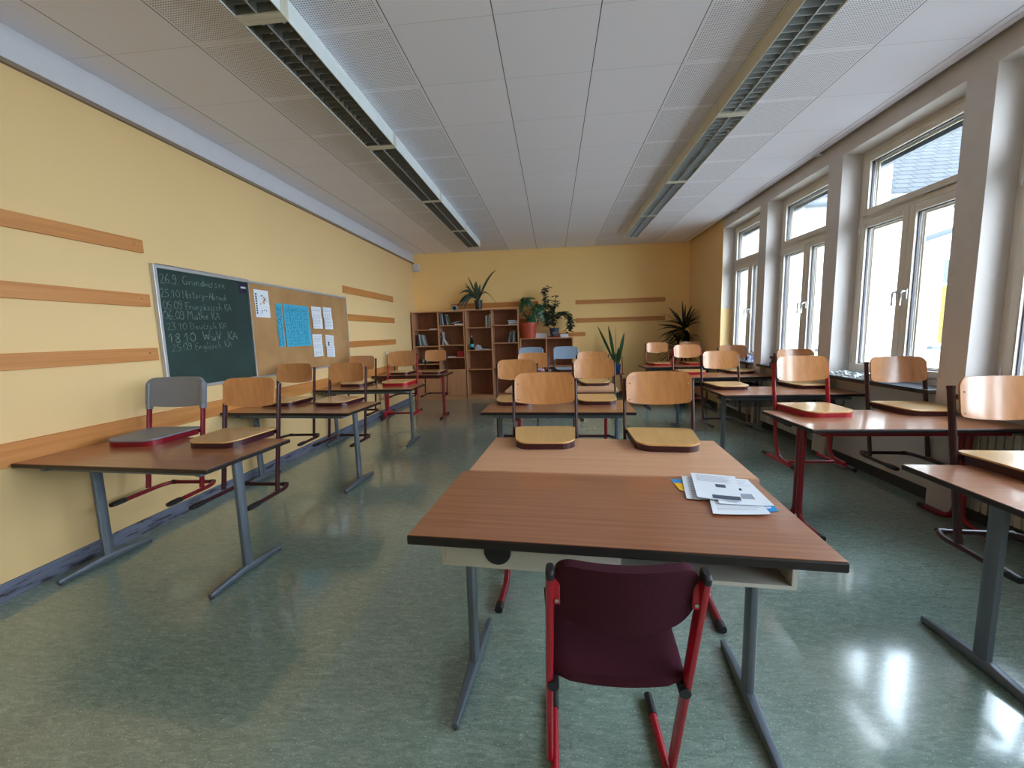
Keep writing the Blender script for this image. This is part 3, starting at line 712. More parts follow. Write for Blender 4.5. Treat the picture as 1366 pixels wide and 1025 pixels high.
CH = [  # kind, x, y_front, rotation, label, scale
 ('grey', -2.70, 2.33, 3, 'grey plastic chair with dark red frame on the nearest left desk', 1),
 ('wood', -2.11, 2.30, 0, 'wooden chair hung beside the grey chair on the nearest left desk', 1),
 ('wood', -2.73, 3.78, 2, 'wooden chair by the wall on the second left desk, below the blue sheets', 1),
 ('wood', -2.165, 3.76, -2, 'wooden chair on the aisle side of the second left desk', 1),
 ('wood', -2.715, 5.28, 0, 'wooden chair nearest the wall on the third left desk, mostly hidden', 1),
 ('red', -2.12, 5.30, 2, 'wooden chair with bright red frame on the third left desk', 1.06),
 ('wood', -2.66, 6.88, 0, 'wooden chair hidden behind the bright red framed left chair', 1),
 ('wood', -2.09, 6.90, 1, 'wooden chair on the farthest left desk, in front of the bookcase doors', 1),
 ('wood', -.05, 2.29, 1, 'wooden chair on the pale desk, left of its pair', 1),
 ('wood', .615, 2.24, -5, 'wooden chair on the pale desk behind the printed sheets', 1),
 ('wood', -.355, 3.71, 0, 'wooden chair on the left of the third middle desk, before the bookcase', 1),
 ('wood', .397, 3.70, 0, 'wooden chair on the right of the third middle desk', 1),
 ('wood', -.26, 5.03, 0, 'wooden chair on the fourth middle desk, in front of a grey-blue chair', 1),
 ('wood', .51, 5.02, 0, 'wooden chair on the fourth middle desk, nearest the snake plant', 1),
 ('blue', -.38, 6.87, 0, 'grey-blue plastic chair mostly hidden behind wooden backs, left of its twin', 1),
 ('blue', .228, 6.87, 0, 'grey-blue plastic chair in plain view before the low bookcase', 1),
 ('wood', 2.065, 1.74, -3, 'wooden chair cut by the right edge, on the nearest right desk', 1),
 ('red', 1.965, 3.10, 1, 'wooden chair with bright red frame on the second right desk', 1),
 ('wood', 2.66, 3.13, -3, 'wooden chair beside the red framed one, near the window sill', 1),
 ('wood', 1.89, 4.52, 0, 'wooden chair on the aisle side of the third right desk', 1),
 ('wood', 2.69, 4.54, -1, 'wooden chair directly behind the red framed chair, by the window', 1),
 ('red', 2.02, 6.12, 0, 'pale chair with red rim on the fourth right desk, aisle side', 1),
 ('wood', 2.68, 6.12, 0, 'wooden chair on the fourth right desk in front of the farthest window', 1),
 ('red', 1.97, 7.72, 0, 'pale chair with red rim on the farthest right desk, left of the palm', 1),
 ('red', 2.585, 7.74, 0, 'pale chair farthest right in the back row, in front of the palm', 1),
]
proto = {}
for kind, x, y, rz, lab, scl in CH:
    if kind not in proto: o = proto[kind] = make_chair(kind, lab); fresh = True
    else: o = copy_tree(proto[kind])
    o.location = (x, y, TT-.41*scl); o.rotation_euler = (0, 0, math.radians(rz)); o.scale = (scl,)*3
    o['label'] = lab; o['group'] = 'chairs hung on the desks'

# teacher's upholstered chair standing on the floor, facing away from the camera
t = thing('upholstered_chair', (.166, 1.467, 0), PI, 'dark burgundy upholstered chair with bright red frame in the foreground', 'chair')
def cushion(w0, w1, y0, y1, z, th, name):
    P, Q = [], []
    for i in range(21):
        v = i/20; y = y0+(y1-y0)*v; w = w0+(w1-w0)*v; e = min(v, 1-v)*(y1-y0)
        if e < .05: w -= .05-math.sqrt(max(0, .05**2-(.05-e)**2))
        r, q = [], []
        for j in range(17):
            u = -math.cos(PI*j/16); edge = (1-abs(u))**.5
            zt = z+th*(.55+.45*min(1, 4*e/(y1-y0)))*min(1, .45+edge*1.3)-.02*max(0, (.2-v)/.2)**2
            r.append((u*w, y, zt)); q.append((u*w, y, z-.012*(1-u*u)))
        P.append(r); Q.append(q)
    m = MB(); m.grid(P, Q); return m
cushion(.215, .182, -.02, .425, .45, .042, 'seat').build('seat', M['fabric'], t, smooth=True)
b = back_mb(.169, .655, .862, .475, .30, .034, .035, r=.045, drop=.05, dropt=.0); b.build('backrest', M['fabric'], t, smooth=True, bevel=.008)
for s in (-1, 1):
    m = MB(); m.sweep([(s*.194, .268, .035), (s*.188, .41, .47), (s*.180, .532, .835)], oval(.011, .021), up=(0, 1, 0)); u_ = m.build('upright', M['red_metal'], t, smooth=True)
    m = MB(); m.sweep([(s*.180, .532, .830), (s*.180, .536, .846), (s*.180, .538, .852)], oval(.0118, .0218), up=(0, 1, 0), scales=[1, .95, .6]); m.build('tube_cap', M['black_plastic'], t, smooth=True)
    m = MB(); x0, x1 = sorted((s*.157, s*.174)); m.box(x0, x1, .512, .522, .745, .815); bb = m.build('back_bracket', M['red_metal'], t, bevel=.002)
    m = MB(); m.tube([(s*.165, .520, .757), (s*.165, .526, .757)], .005, 8); m.build('screw', M['rivet'], bb, smooth=True)
    m = MB(); m.tube([(s*.178, .02, .44), (s*.178, .415, .44)], .012, 10); m.build('seat_support', M['black_plastic'], t, smooth=True)
    m = MB(); m.tube([(s*.178, .385, .432), (s*.178, .425, .428)], .0165, 10); m.build('support_cap', M['black_plastic'], t, smooth=True)
    m = MB(); m.tube([(s*.178, -.0, .0165), (s*.178, .085, .0165)], .0155, 12); m.build('rubber_foot', M['black_plastic'], t, smooth=True)
m = MB(); m.tube(arc([(-.178, .06, .0145), (-.178, .44, .0145), (-.15, .50, .0145), (.15, .50, .0145), (.178, .44, .0145), (.178, .06, .0145)], .05, 6), .0135, 12); m.build('floor_rail', M['red_metal'], t, smooth=True)

# ---------------------------------------------------------------- desks
def make_desk(kind, label, w=1.30, d=.64, top='brown', teacher=False):
    t = thing('teacher_desk' if teacher else 'school_desk', (0, 0, 0), 0, label, 'desk')
    m = MB(); m.box(-w/2, w/2, -d/2, d/2, TT-(.034 if teacher else .026), TT-.0012)
    edge = M['dark_edge'] if top == 'brown' else M['beech_edge']
    tp = m.build('edge_band', edge, t, bevel=.006)
    m = MB(); m.box(-w/2+.004, w/2-.004, -d/2+.004, d/2-.004, TT-.002, TT); m.build('tabletop', M['brown'] if top == 'brown' else M['beech_top'], t)
    met = M['grey_metal'] if kind == 'grey' else M['darkred_metal']
    lx = w/2-.12
    m = MB()
    for y in (-d/2+.10, d/2-.10): m.box(-lx, lx, y-.012, y+.012, TT-.068, TT-.0345 if teacher else TT-.027)
    for x in (-lx, lx): m.box(x-.018, x+.018, -d/2+.06, d/2-.06, TT-.062, TT-.0345 if teacher else TT-.0265)
    m.build('frame', met, t, bevel=.003)
    for s in (-1, 1):
        x = s*lx
        if kind == 'grey':
            m = MB(); m.sweep([(x, 0, .03), (x, 0, TT-.05)], oval(.019, .031), up=(0, 1, 0)); lg = m.build('leg', met, t, smooth=True)
            m = MB(); L = d/2-.045
            m.sweep([(x, -L, .017), (x, -L+.03, .0195), (x, 0, .034), (x, L-.03, .0195), (x, L, .017)], [(a, b) for a, b in oval(.019, .022, 12, 3.2)], scales=[.62, .72, 1.2, .72, .62])
            m.build('foot', met, t, smooth=True)
            for e in (-1, 1):
                m = MB(); m.tube([(x, e*(L-.012), .002), (x, e*(L-.012), .01)], .012, 8); m.build('glide', M['black_plastic'], t, smooth=True)
        else:
            L = d/2-.02
            for e in (-1, 1):
                m = MB(); m.sweep(arc([(x, e*.021, TT-.05), (x, e*.021, .022), (x, e*(L-.04), .018)], .11, 7), oval(.019, .018, 12, 2.4), up=(1, 0, 0)); m.build('leg', met, t, smooth=True)
                m = MB(); m.sweep([(x, e*(L-.05), .019), (x, e*L, .018)], oval(.020, .018, 12, 3)); m.build('rubber_foot', M['black_plastic'], t, smooth=True)
    return t
DK = [
 ('grey', 'brown', -2.392, 2.235, -3.8, 'brown school desk nearest on the left, carrying the grey chair', 1.275, .63),
 ('grey', 'brown', -2.415, 3.73, -3.0, 'brown school desk, second from the camera along the left wall', 1.30, .62),
 ('grey', 'brown', -2.405, 5.23, 0, 'brown school desk, third along the left wall, under the red framed chair', 1.30, .60),
 ('red', 'brown', -2.415, 6.94, 0, 'brown school desk with red legs, farthest along the left wall', 1.28, .55),
 ('red', 'beech', .258, 2.178, -4.2, 'pale beech desk with red legs pushed against the big brown desk', 1.30, .64),
 ('grey', 'brown', .035, 3.65, -2.3, 'brown school desk behind the pale beech desk in the middle row', 1.28, .60),
 ('red', 'beech', .10, 4.94, -2.5, 'pale beech desk with red legs, fourth in the middle row', 1.28, .62),
 ('red', 'brown', -.06, 6.78, 0, 'brown desk before the low bookcase, holding the grey-blue chairs', 1.28, .62),
 ('grey', 'brown', 2.245, 1.69, -1.5, 'brown school desk cut by the right edge of the picture', 1.29, .64),
 ('red', 'brown', 2.275, 3.04, 0, 'shiny topped desk with red double legs in the right row', 1.30, .64),
 ('grey', 'brown', 2.305, 4.45, 0, 'brown school desk, third in the right row, with grey legs', 1.30, .60),
 ('grey', 'brown', 2.30, 6.02, 0, 'brown school desk, fourth in the right row, mostly hidden', 1.30, .62),
 ('grey', 'brown', 2.245, 7.70, 0, 'brown school desk, farthest in the right row, before the palm', 1.28, .60),
]
for kind, top, x, y, rz, lab, w, d in DK:
    o = make_desk(kind, lab, w, d, top); o.location = (x, y, 0); o.rotation_euler = (0, 0, math.radians(rz))
    if kind == 'grey': o['group'] = 'brown desks with grey legs'
for nm in bpy.data.objects:
    if nm.get('label') in ('brown school desk, third in the right row, with grey legs', 'brown school desk, fourth in the right row, mostly hidden'):
        m = MB()
        for k in range(9): m.tube([(-.50, -.20+k*.045, TT-.13), (.50, -.20+k*.045, TT-.13)], .003, 6)
        for x in (-.5, 0, .5): m.tube(arc([(x, -.21, TT-.066), (x, -.21, TT-.13), (x, .17, TT-.13), (x, .17, TT-.066)], .02), .004, 6)
        m.build('wire_tray', M['black_plastic'], nm, smooth=True)
t = make_desk('grey', 'large brown desk with white tray in the foreground, printed sheets on it', 1.305, .648, 'brown', True)
t.location = (.184, 1.524, 0); t.rotation_euler = (0, 0, math.radians(-4.3))
# white under-desk tray: closed drawer front on the left with a round pull, open compartment on the right
white = plain('tray_white', srgb(196, 196, 190), .5)
m = MB(); z0, z1 = TT-.150, TT-.034
m.box(-.565, .565, -.235, .24, z0, z0+.014); m.box(-.565, -.55, -.235, .24, z0+.014, z1); m.box(.55, .565, -.235, .24, z0+.014, z1); m.box(-.55, .55, .225, .24, z0+.014, z1)
m.box(.03, .045, -.235, .225, z0+.014, z1)
tr = m.build('tray', white, t, bevel=.002)
m = MB(); m.box(-.55, .03, -.238, -.222, z0+.014, z1); dr = m.build('drawer_front', white, tr, bevel=.002)
m = MB(); m.tube([(-.365, -.242, z0+.066), (-.365, -.236, z0+.066)], .047, 24, up=(0, 0, 1)); m.build('round_pull', M['black_plastic'], tr, smooth=True)
m = MB(); m.box(.045, .55, .10, .2249, z0+.0142, z1); m.build('tray_shadow_back', plain('tray_shade_grey', srgb(90, 84, 78), .7), tr)  # dark block added as painted shade deep in the open compartment
# hooks on the end of the nearest left desk
# ---------------------------------------------------------------- papers on the teacher desk
def quad_sheet(name, pts, z, mat, label, prints=(), cat='paper sheet', group=None, th=.0006):
    cx = sum(p[0] for p in pts)/4; cy = sum(p[1] for p in pts)/4
    m = MB(); A, B, Cc, D = [Vector((p[0]-cx, p[1]-cy, 0)) for p in pts]   # TL, TR, BR, BL
    def S(u, v): return (A*(1-u)+B*u)*(1-v)+(D*(1-u)+Cc*u)*v
    n = 6; P = [[tuple(S(i/n, j/n)+Vector((0, 0, th+.0025*((2*i/n-1)**4*(j/n)**2)))) for j in range(n+1)] for i in range(n+1)]
    Q = [[(a, b_, c-th) for a, b_, c in r] for r in P]; m.grid(P, Q)
    o = m.build(name, mat); o.location = (cx, cy, z); tag(o, label, cat, group)
    for (u0, u1, v0, v1, mt, nm) in prints:
        q = MB(); P = [[tuple(S(u, v)+Vector((0, 0, th+.0008+.0025*((2*u-1)**4*v*v)))) for v in (v0, v1)] for u in (u0, (u0+u1)/2, u1)]
        q.grid(P, [[(a, b_, c-.0003) for a, b_, c in r] for r in P]); q.build(nm, M[mt], o)
    return o
lines = lambda v0, v1, n, u0=.1, u1=.88: [(u0, u1-(k % 3)*.06, v0+(v1-v0)*k/n, v0+(v1-v0)*k/n+.006, 'ink_light', 'text_line') for k in range(n)]
z = TT+.0004
quad_sheet('brochure', [(.505, 1.80), (.66, 1.80), (.66, 1.59), (.505, 1.665)][0:4], z, M['blue_print'], 'blue and yellow brochure sticking out left from under the white sheets', [(0, .3, .35, 1, 'yellow_print', 'yellow_field')], 'brochure')
quad_sheet('brochure', [(.60, 1.52), (.80, 1.545), (.79, 1.478), (.60, 1.46)], z, M['blue_print'], 'blue brochure corner sticking out right from under the white sheets', [(.8, .92, .35, .6, 'white_paper', 'white_print')], 'brochure')
quad_sheet('paper_sheet', [(.562, 1.832), (.74, 1.82), (.70, 1.56), (.503, 1.573)], z+.0035, M['white_paper'], 'white printed sheet peeking out left beneath the topmost sheet on the desk', lines(.1, .9, 10))
quad_sheet('paper_sheet', [(.60, 1.62), (.775, 1.66), (.742, 1.437), (.549, 1.433)], z+.007, M['white_paper'], 'lowest white printed sheet, nearest the desk front edge', lines(.3, .9, 8))
quad_sheet('paper_sheet', [(.69, 1.80), (.815, 1.775), (.785, 1.50), (.60, 1.515)], z+.0105, M['white_paper'], 'white printed sheet sliding right under the topmost one, with two grey pictures', [(.35, .6, .42, .5, 'ink_dark', 'picture_print'), (.4, .75, .62, .8, 'ink_light', 'picture_print')]+lines(.1, .35, 4))
quad_sheet('paper_sheet', [(.605, 1.846), (.775, 1.80), (.686, 1.523), (.54, 1.565)], z+.014, M['white_paper'], 'topmost white printed sheet on the brown desk with two small dark pictures', [(.5, .72, .42, .54, 'ink', 'picture_print'), (.36, .98, .84, .97, 'ink', 'picture_print')]+lines(.08, .36, 7))

# ---------------------------------------------------------------- bookcases
SY0, SY1 = 8.80, 9.185
def bookcase(x0, x1, h, cols, shelves, label, doors=()):
    t = thing('bookcase', ((x0+x1)/2, SY0, 0), 0, label, 'bookcase')
    cx = (x0+x1)/2; T = .019; D = SY1-SY0
    xs = [x0-cx+(x1-x0)*k/cols for k in range(cols+1)]
    for k, x in enumerate(xs):
        a = x if k == 0 else (x-T if k == cols else x-T/2)
        m = MB(); m.box(a, a+T, 0, D, 0, h-T); m.build('side_panel' if k in (0, cols) else 'divider', M['shelf'], t, bevel=.001)
    m = MB(); m.box(xs[0], xs[-1], 0, D, h-T, h); m.build('top_panel', M['shelf'], t, bevel=.001)
    m = MB(); m.box(xs[0]+T, xs[-1]-T, D-.008, D-.002, .08, h-T); m.build('back_panel', M['shelf_back'], t)
    m = MB(); m.box(xs[0]+T, xs[-1]-T, .012, .03, 0, .08); m.build('plinth', M['shelf'], t)
    for c, zs in enumerate(shelves):
        a = xs[c]+(T if c == 0 else T/2)+.0005; b = xs[c+1]-(T if c == cols-1 else T/2)-.0005
        for zz in list(zs)+[.09]:
            m = MB(); m.box(a, b, .006, D-.01, zz-T, zz); m.build('shelf_board', M['shelf'], t, bevel=.001)
        if c in doors:
            m = MB(); m.box(a+.002, b-.002, -.004, .014, .095, .665); dd = m.build('door', M['shelf'], t, bevel=.002)
            q = MB(); q.tube([(b-.04, -.004, .60), (b-.04, -.022, .60)], .009, 8); q.build('knob', M['alu'], dd, smooth=True)
    return t
bookcase(-3.035, -1.885, 1.925, 2, [(1.545, 1.185, .795), (1.625, 1.2, .93)], 'tall beech bookcase with doors below, in the back left corner', (0, 1))
bookcase(-1.865, -.715, 1.94, 2, [(1.56, 1.08, .66), (1.6, 1.22, .69)], 'tall open beech bookcase, carrying the spiky potted plant')
bookcase(-.70, .43, 1.30, 2, [(.70,), (.70,)], 'low beech bookcase with two potted plants on top')

BC = {'blue': (70, 84, 130), 'navy': (38, 46, 84), 'white': (206, 206, 208), 'grey': (120, 126, 132), 'teal': (86, 122, 122), 'black': (34, 34, 38), 'green': (92, 112, 84), 'purple': (88, 60, 92), 'brown': (96, 74, 58), 'silver': (168, 172, 178)}
BM = {k: plain('book_'+k, srgb(*v), .5) for k, v in BC.items()}
ORD = ['first', 'second', 'third', 'fourth', 'fifth', 'sixth', 'seventh', 'eighth', 'ninth']
def book(x, z, w, h, col, lean, label, group, d=.20, y=None):
    m = MB(); m.box(0, w, 0, d, 0, h); o = m.build('book', BM[col], bevel=.0012)
    q = MB(); q.box(.0022, w-.0022, .004, d+.001, .003, h+.0008); q.build('page_block', M['white_paper'], o)
    o.location = (x, SY0+.06 if y is None else y, z+(.0 if lean <= 0 else w*math.sin(0)))
    o.rotation_euler = (0, lean, 0)
    if lean > 0: o.location.z = z + w*math.sin(lean)*1.0
    return tag(o, label, 'book', group)
def row(x, z, specs, where, group):
    for k, (w, h, col, lean) in enumerate(specs):
        book(x, z+.001, w, h, col, lean, '%s book, %s from the left, %s' % (('leaning ' if abs(lean) > .03 else 'upright ')+col, ORD[k], where), group); x += w/math.cos(lean)+.0015+(.012 if lean and k+1 < len(specs) and specs[k+1][3] != lean else 0)
row(-2.95, 1.185, [(.022, .25, 'navy', 0), (.02, .25, 'purple', -.06), (.018, .25, 'white', -.10), (.02, .24, 'teal', -.14), (.024, .25, 'teal', -.2), (.02, .24, 'silver', -.28)], 'in the leftmost bookcase bay', 'books in the second compartment of the leftmost bay')
row(-2.425, 1.625, [(.022, .24, 'grey', 0), (.02, .24, 'blue', -.05), (.014, .23, 'white', -.08), (.026, .24, 'navy', -.10), (.02, .22, 'black', -.14), (.018, .23, 'silver', -.18), (.02, .22, 'green', -.34)], 'in the top of the second bookcase bay', 'books in the top compartment of the second bay')
row(-2.40, 1.2, [(.024, .28, 'silver', 0), (.016, .22, 'white', -.12), (.02, .22, 'black', -.42), (.012, .24, 'white', -.6)], 'on the middle shelf of the second bay', 'books in the second compartment of the second bay')
row(-1.425, 1.56, [(.02, .24, 'white', 0), (.02, .25, 'grey', 0), (.022, .25, 'teal', 0), (.016, .25, 'silver', 0), (.03, .28, 'white', 0)], 'at the right of the top shelf, third bay', 'books in the top compartment of the third bay')
row(-.985, 1.22, [(.02, .2, 'black', .26), (.02, .22, 'grey', .2), (.022, .23, 'brown', .14), (.02, .24, 'black', .1), (.018, .24, 'silver', .05), (.024, .25, 'grey', 0)], 'on the second shelf of the fourth bay', 'books in the second compartment of the fourth bay')
for k, c in enumerate(['silver', 'grey', 'white', 'grey', 'silver']):
    m = MB(); m.box(0, .19-.012*(k % 2), 0, .26, 0, .018); o = m.build('book', BM[c], bevel=.0012); o.location = (-.93-.02*(k == 4), SY0+.05, 1.601+k*.0192)
    tag(o, 'flat lying %s book, %s from the bottom of the stack in the top right bay' % (c, ORD[k]), 'book', 'stack of books in the fourth bay')
def box_thing(name, x0, x1, y0, y1, z0, z1, mat, label, cat, rz=0, bevel=.003):
    m = MB(); cx, cy = (x0+x1)/2, (y0+y1)/2; m.box(x0-cx, x1-cx, y0-cy, y1-cy, 0, z1-z0); o = m.build(name, mat, bevel=bevel); o.location = (cx, cy, z0); o.rotation_euler = (0, 0, rz); return tag(o, label, cat)
box_thing('folder', -2.1, -1.92, 8.83, 9.05, 1.626, 1.655, M['white_paper'], 'white folder lying at the right of the top shelf in the second bay', 'folder')
# a lid leaning over the lying folder: sheet of card
m = MB(); m.box(-.10, .10, 0, .22, 0, .004); o = m.build('card_sheet', M['white_paper']); o.location = (-2.07, 8.83, 1.70); o.rotation_euler = (0, -.25, 0)
o.location = (-2.085, 8.835, 1.684); tag(o, 'white sheet of card leaning on the folder in the second bay', 'card')
box_thing('paper_pile', -2.66, -2.5, 8.83, 9.05, 1.546, 1.56, M['white_paper'], 'small pile of paper on the top shelf of the leftmost bay', 'paper pile')
# green bottle
t = thing('glass_bottle', (-1.745, 8.87, 1.081), 0, 'green glass bottle on the shelf in the third bay', 'bottle')
m = MB(); m.lathe([(.036, 0), (.04, .01), (.04, .17), (.034, .2), (.017, .235), (.015, .28), (.017, .285), (.017, .29)], n=20); m.build('bottle_body', M['green_glass'], t, smooth=True)
m = MB(); m.lathe([(.018, .288), (.018, .30)], n=16); m.build('cap', M['white_paper'], t, smooth=True)
m = MB(); m.lathe([(.0405, .06), (.0405, .13)], n=20, cap=False); m.build('paper_label', M['cyan_paper'], t, smooth=True)
m = MB()
P = []
for i in range(13):
    r = []
    for j in range(17):
        a = 2*PI*j/16; ph = PI*i/12*.5; rr = (.09+.015*math.sin(3*a+i))*math.cos(ph)+.002; r.append((rr*math.cos(a), .8*rr*math.sin(a), .10*math.sin(ph)*(1+.1*math.sin(2*a))))
    P.append(r)
m.grid(P); o = m.build('crumpled_bag', plain('bag_grey', srgb(168, 170, 184), .35), smooth=True); o.location = (-1.62, 8.92, 1.081); tag(o, 'silvery crumpled bag beside the green bottle on the shelf', 'bag')
box_thing('paper_pile', -1.5, -1.33, 8.84, 9.06, 1.081, 1.092, M['white_paper'], 'thin paper pile right of the crumpled bag on the third bay shelf', 'paper pile', .06)
box_thing('red_box', -2.07, -1.92, 8.84, 9.04, .931, 1.06, plain('red_box', srgb(150, 20, 28), .5), 'red box on the shelf behind the farthest left chair', 'box')
box_thing('paper_pile', -2.32, -2.12, 8.83, 9.0, .931, .945, M['white_paper'], 'white paper pile left of the red box on the shelf', 'paper pile')
# garland of fir with white cones
t = thing('fir_garland', (-2.80, 8.93, .796), 0, 'dark green fir garland with white tips in the leftmost bay', 'garland')
m = MB(); rg = random.Random(5)
for k in range(260):
    a = rg.uniform(0, 2*PI); rr = rg.uniform(.02, .13); p = Vector((rr*math.cos(a)*1.1, rr*math.sin(a)*.7, rg.uniform(.01, .1)*(1.2-rr*5*.8)))
    q = p+Vector((rg.uniform(-.04, .04), rg.uniform(-.03, .03), rg.uniform(.0, .045))); p.z = max(p.z, .008)
    m.tube([p, q], .0035, 5)
m.build('needles', M['leaf'], t)
m = MB()
for k in range(12): 
    p = (rg.uniform(-.1, .1), rg.uniform(-.09, -.03), rg.uniform(.03, .09)); m.tube([p, (p[0]+.012, p[1]-.004, p[2]+.01)], .008, 6)
m.build('white_tips', M['white_paper'], t)
# tape roll and clear cups on top of the first bookcase
t = thing('tape_roll', (-2.10, 8.88, 1.926), 0, 'pale blue and black roll lying on its side on the tall bookcase', 'tape roll')
m = MB(); n = 24; 
ring = []
m.sweep([(0, y, .062) for y in (0, .06)], [(.06*math.cos(2*PI*i/n), .06*math.sin(2*PI*i/n)) for i in range(n)]); m.build('roll_body', plain('roll_blue', srgb(150, 176, 190), .4), t, smooth=True)
m = MB(); m.sweep([(0, y, .062) for y in (-.003, .001)], [(.042*math.cos(2*PI*i/n), .042*math.sin(2*PI*i/n)) for i in range(n)]); m.build('roll_core', M['black_plastic'], t, smooth=True)
# ---------------------------------------------------------------- plants
def strap(m, base, tip, width, sag=.1, n=9, twist=0, out=None, maxw=.3):
    base, tip = Vector(base), Vector(tip); mid = (base+tip)/2+Vector((0, 0, sag))
    P1, P2 = [], []
    side = (tip-base).cross(Vector((0, 0, 1)));
    if side.length < 1e-3: side = Vector((1, 0, 0))
    side.normalize()
    if twist: side = Matrix.Rotation(twist, 3, (tip-base).normalized()) @ side
    rows = []
    for i in range(n+1):
        t_ = i/n; p = base*(1-t_)**2+mid*2*t_*(1-t_)+tip*t_*t_
        w = width*min(1, (t_+.25)/(maxw+.25))*(1-max(0, (t_-maxw)/(1-maxw))**2.2)+.0006
        nrm = side.cross((tip-base)).normalized()
        rows.append([tuple(p-side*w), tuple(p-nrm*w*.25), tuple(p+side*w)])
    m.grid(rows, [[tuple(Vector(a)+nrm*.0012) for a in r] for r in rows])
def broad(m, c, d, up, L, W, notch=0, n=16):
    c, d, up = Vector(c), Vector(d).normalized(), Vector(up); sd = d.cross(up).normalized(); up = sd.cross(d)
    rows = []
    for i in range(n+1):
        t_ = i/n; w = W*math.sin(PI*min(1, t_**.75))**.7 if 0 < t_ < 1 else .001
        k = 1-(notch if (i % 3 == 1) else 0)
        p = c+d*L*t_-up*.35*L*t_*t_
        rows.append([tuple(p-sd*w*k-up*w*.3), tuple(p-sd*w*.45*k), tuple(p+up*.0), tuple(p+sd*w*.45*k), tuple(p+sd*w*k-up*w*.3)])
    m.grid(rows, [[(a, b_, cc-.0012) for a, b_, cc in r] for r in rows])
def pot(t, r0, r1, h, mat, rim=True):
    m = MB(); m.lathe([(r0, 0), (r1*.97, h*.85), (r1*1.06, h*.85), (r1*1.06, h), (r1*.93, h), (r1*.9, h*.9), (.001, h*.9)], n=28); m.build('pot', mat, t, smooth=True)
    m = MB(); m.lathe([(.001, h*.88), (r1*.9, h*.88), (r1*.88, h*.915), (.001, h*.93)], n=20, cap=False); m.build('soil', M['soil'], t)
# 1 spiky plant on the tall bookcase
t = thing('potted_screw_pine', (-1.585, 8.97, 1.941), 0, 'spiky potted plant with drooping strap leaves on the tall bookcase', 'plant')
pot(t, .068, .088, .205, M['black_pot'])
m = MB(); B = (0, 0, .19)
for tip, w, sg, tw in [((-.22, 0, .72), .016, .05, 1.1), ((-.04, 0, .62), .028, .02, 1.4), ((-.07, -.02, .58), .026, .02, 1.2), ((.05, 0, .55), .022, .02, 1.5), ((.04, .03, .50), .024, .02, 1.7), ((.42, 0, .83), .02, .22, 1.1), ((-.28, -.03, .52), .018, .08, 1.1), ((-.42, -.05, .32), .024, .30, 1.1), ((-.36, .05, .12), .022, .38, 1.1), ((-.40, -.08, .07), .026, .34, 1.1), ((-.32, -.06, .03), .026, .36, 1.1), ((-.46, 0, .10), .018, .34, 1.1), ((.28, 0, .24), .008, .3, 1.1), ((-.30, .03, .6), .012, .04, 1.1), ((.09, -.04, .40), .018, .06, .8)]:
    strap(m, B, tip, w*1.45, sg, 10, tw)
strap(m, (.05, 0, .40), (.45, -.05, .0), .013, .22, 12, .2)
m.build('foliage', M['leaf_grey'], t, smooth=True)
m = MB()
for tip, w, sg, tw in [((-.50, -.02, .03), .022, .36, 1.1), ((-.44, -.04, .0), .024, .40, 1.1), ((-.38, -.09, .0), .022, .40, 1.1), ((-.33, .02, .02), .024, .36, 1.1)]: strap(m, B, tip, w*1.45, sg, 10, tw)
m.build('withered_leaves', M['leaf_dark'], t, smooth=True)
# 2 red pot with split leaves
t = thing('potted_monstera', (-.505, 8.97, 1.301), 0, 'split leaf plant in a large red pot on the low bookcase', 'plant')
pot(t, .14, .185, .33, M['terracotta'])
m = MB(); m.tube(arc([(-.0, 0, .28), (-.02, 0, .40), (-.12, .0, .56), (-.16, 0, .72), (-.08, 0, .84)], .08), .011, 7, scales=None)
m.tube(arc([(-.02, 0, .40), (.05, -.02, .6), (.2, -.02, .74)], .1), .006, 6); m.tube(arc([(-.1, 0, .55), (.0, -.02, .6), (.12, -.02, .62)], .05), .006, 6); m.build('stem', M['bark'], t, smooth=True)
m = MB()
for c, d, L, W, nt_ in [((-.10, -.02, .84), (-.35, -.3, -.75), .30, .075, .25), ((-.08, 0, .86), (.5, -.3, .1), .26, .09, .4), ((-.02, -.02, .86), (.75, -.2, -.7), .26, .08, .45), ((-.08, 0, .88), (-.9, -.2, -.35), .15, .06, .3), ((-.04, 0, .84), (.2, -.5, -.6), .2, .07, .4), ((.16, -.02, .72), (.9, -.3, -.1), .26, .09, .5), ((.2, -.03, .74), (.45, -.4, -.85), .42, .11, .55), ((.26, -.03, .72), (.6, -.2, -1.0), .46, .10, .55), ((.12, -.04, .66), (.2, -.4, -.9), .36, .07, .5), ((-.05, -.03, .48), (.7, -.5, .1), .24, .10, .3), ((.05, -.06, .46), (.2, -.6, -.8), .24, .09, .4), ((.0, -.05, .4), (.9, -.4, -.2), .22, .07, .4), ((-.04, -.04, .5), (-.6, -.5, .1), .12, .05, .3)]:
    broad(m, c, d, (0, -.3, 1), L, W, nt_)
m.build('foliage', M['leaf'], t, smooth=True)
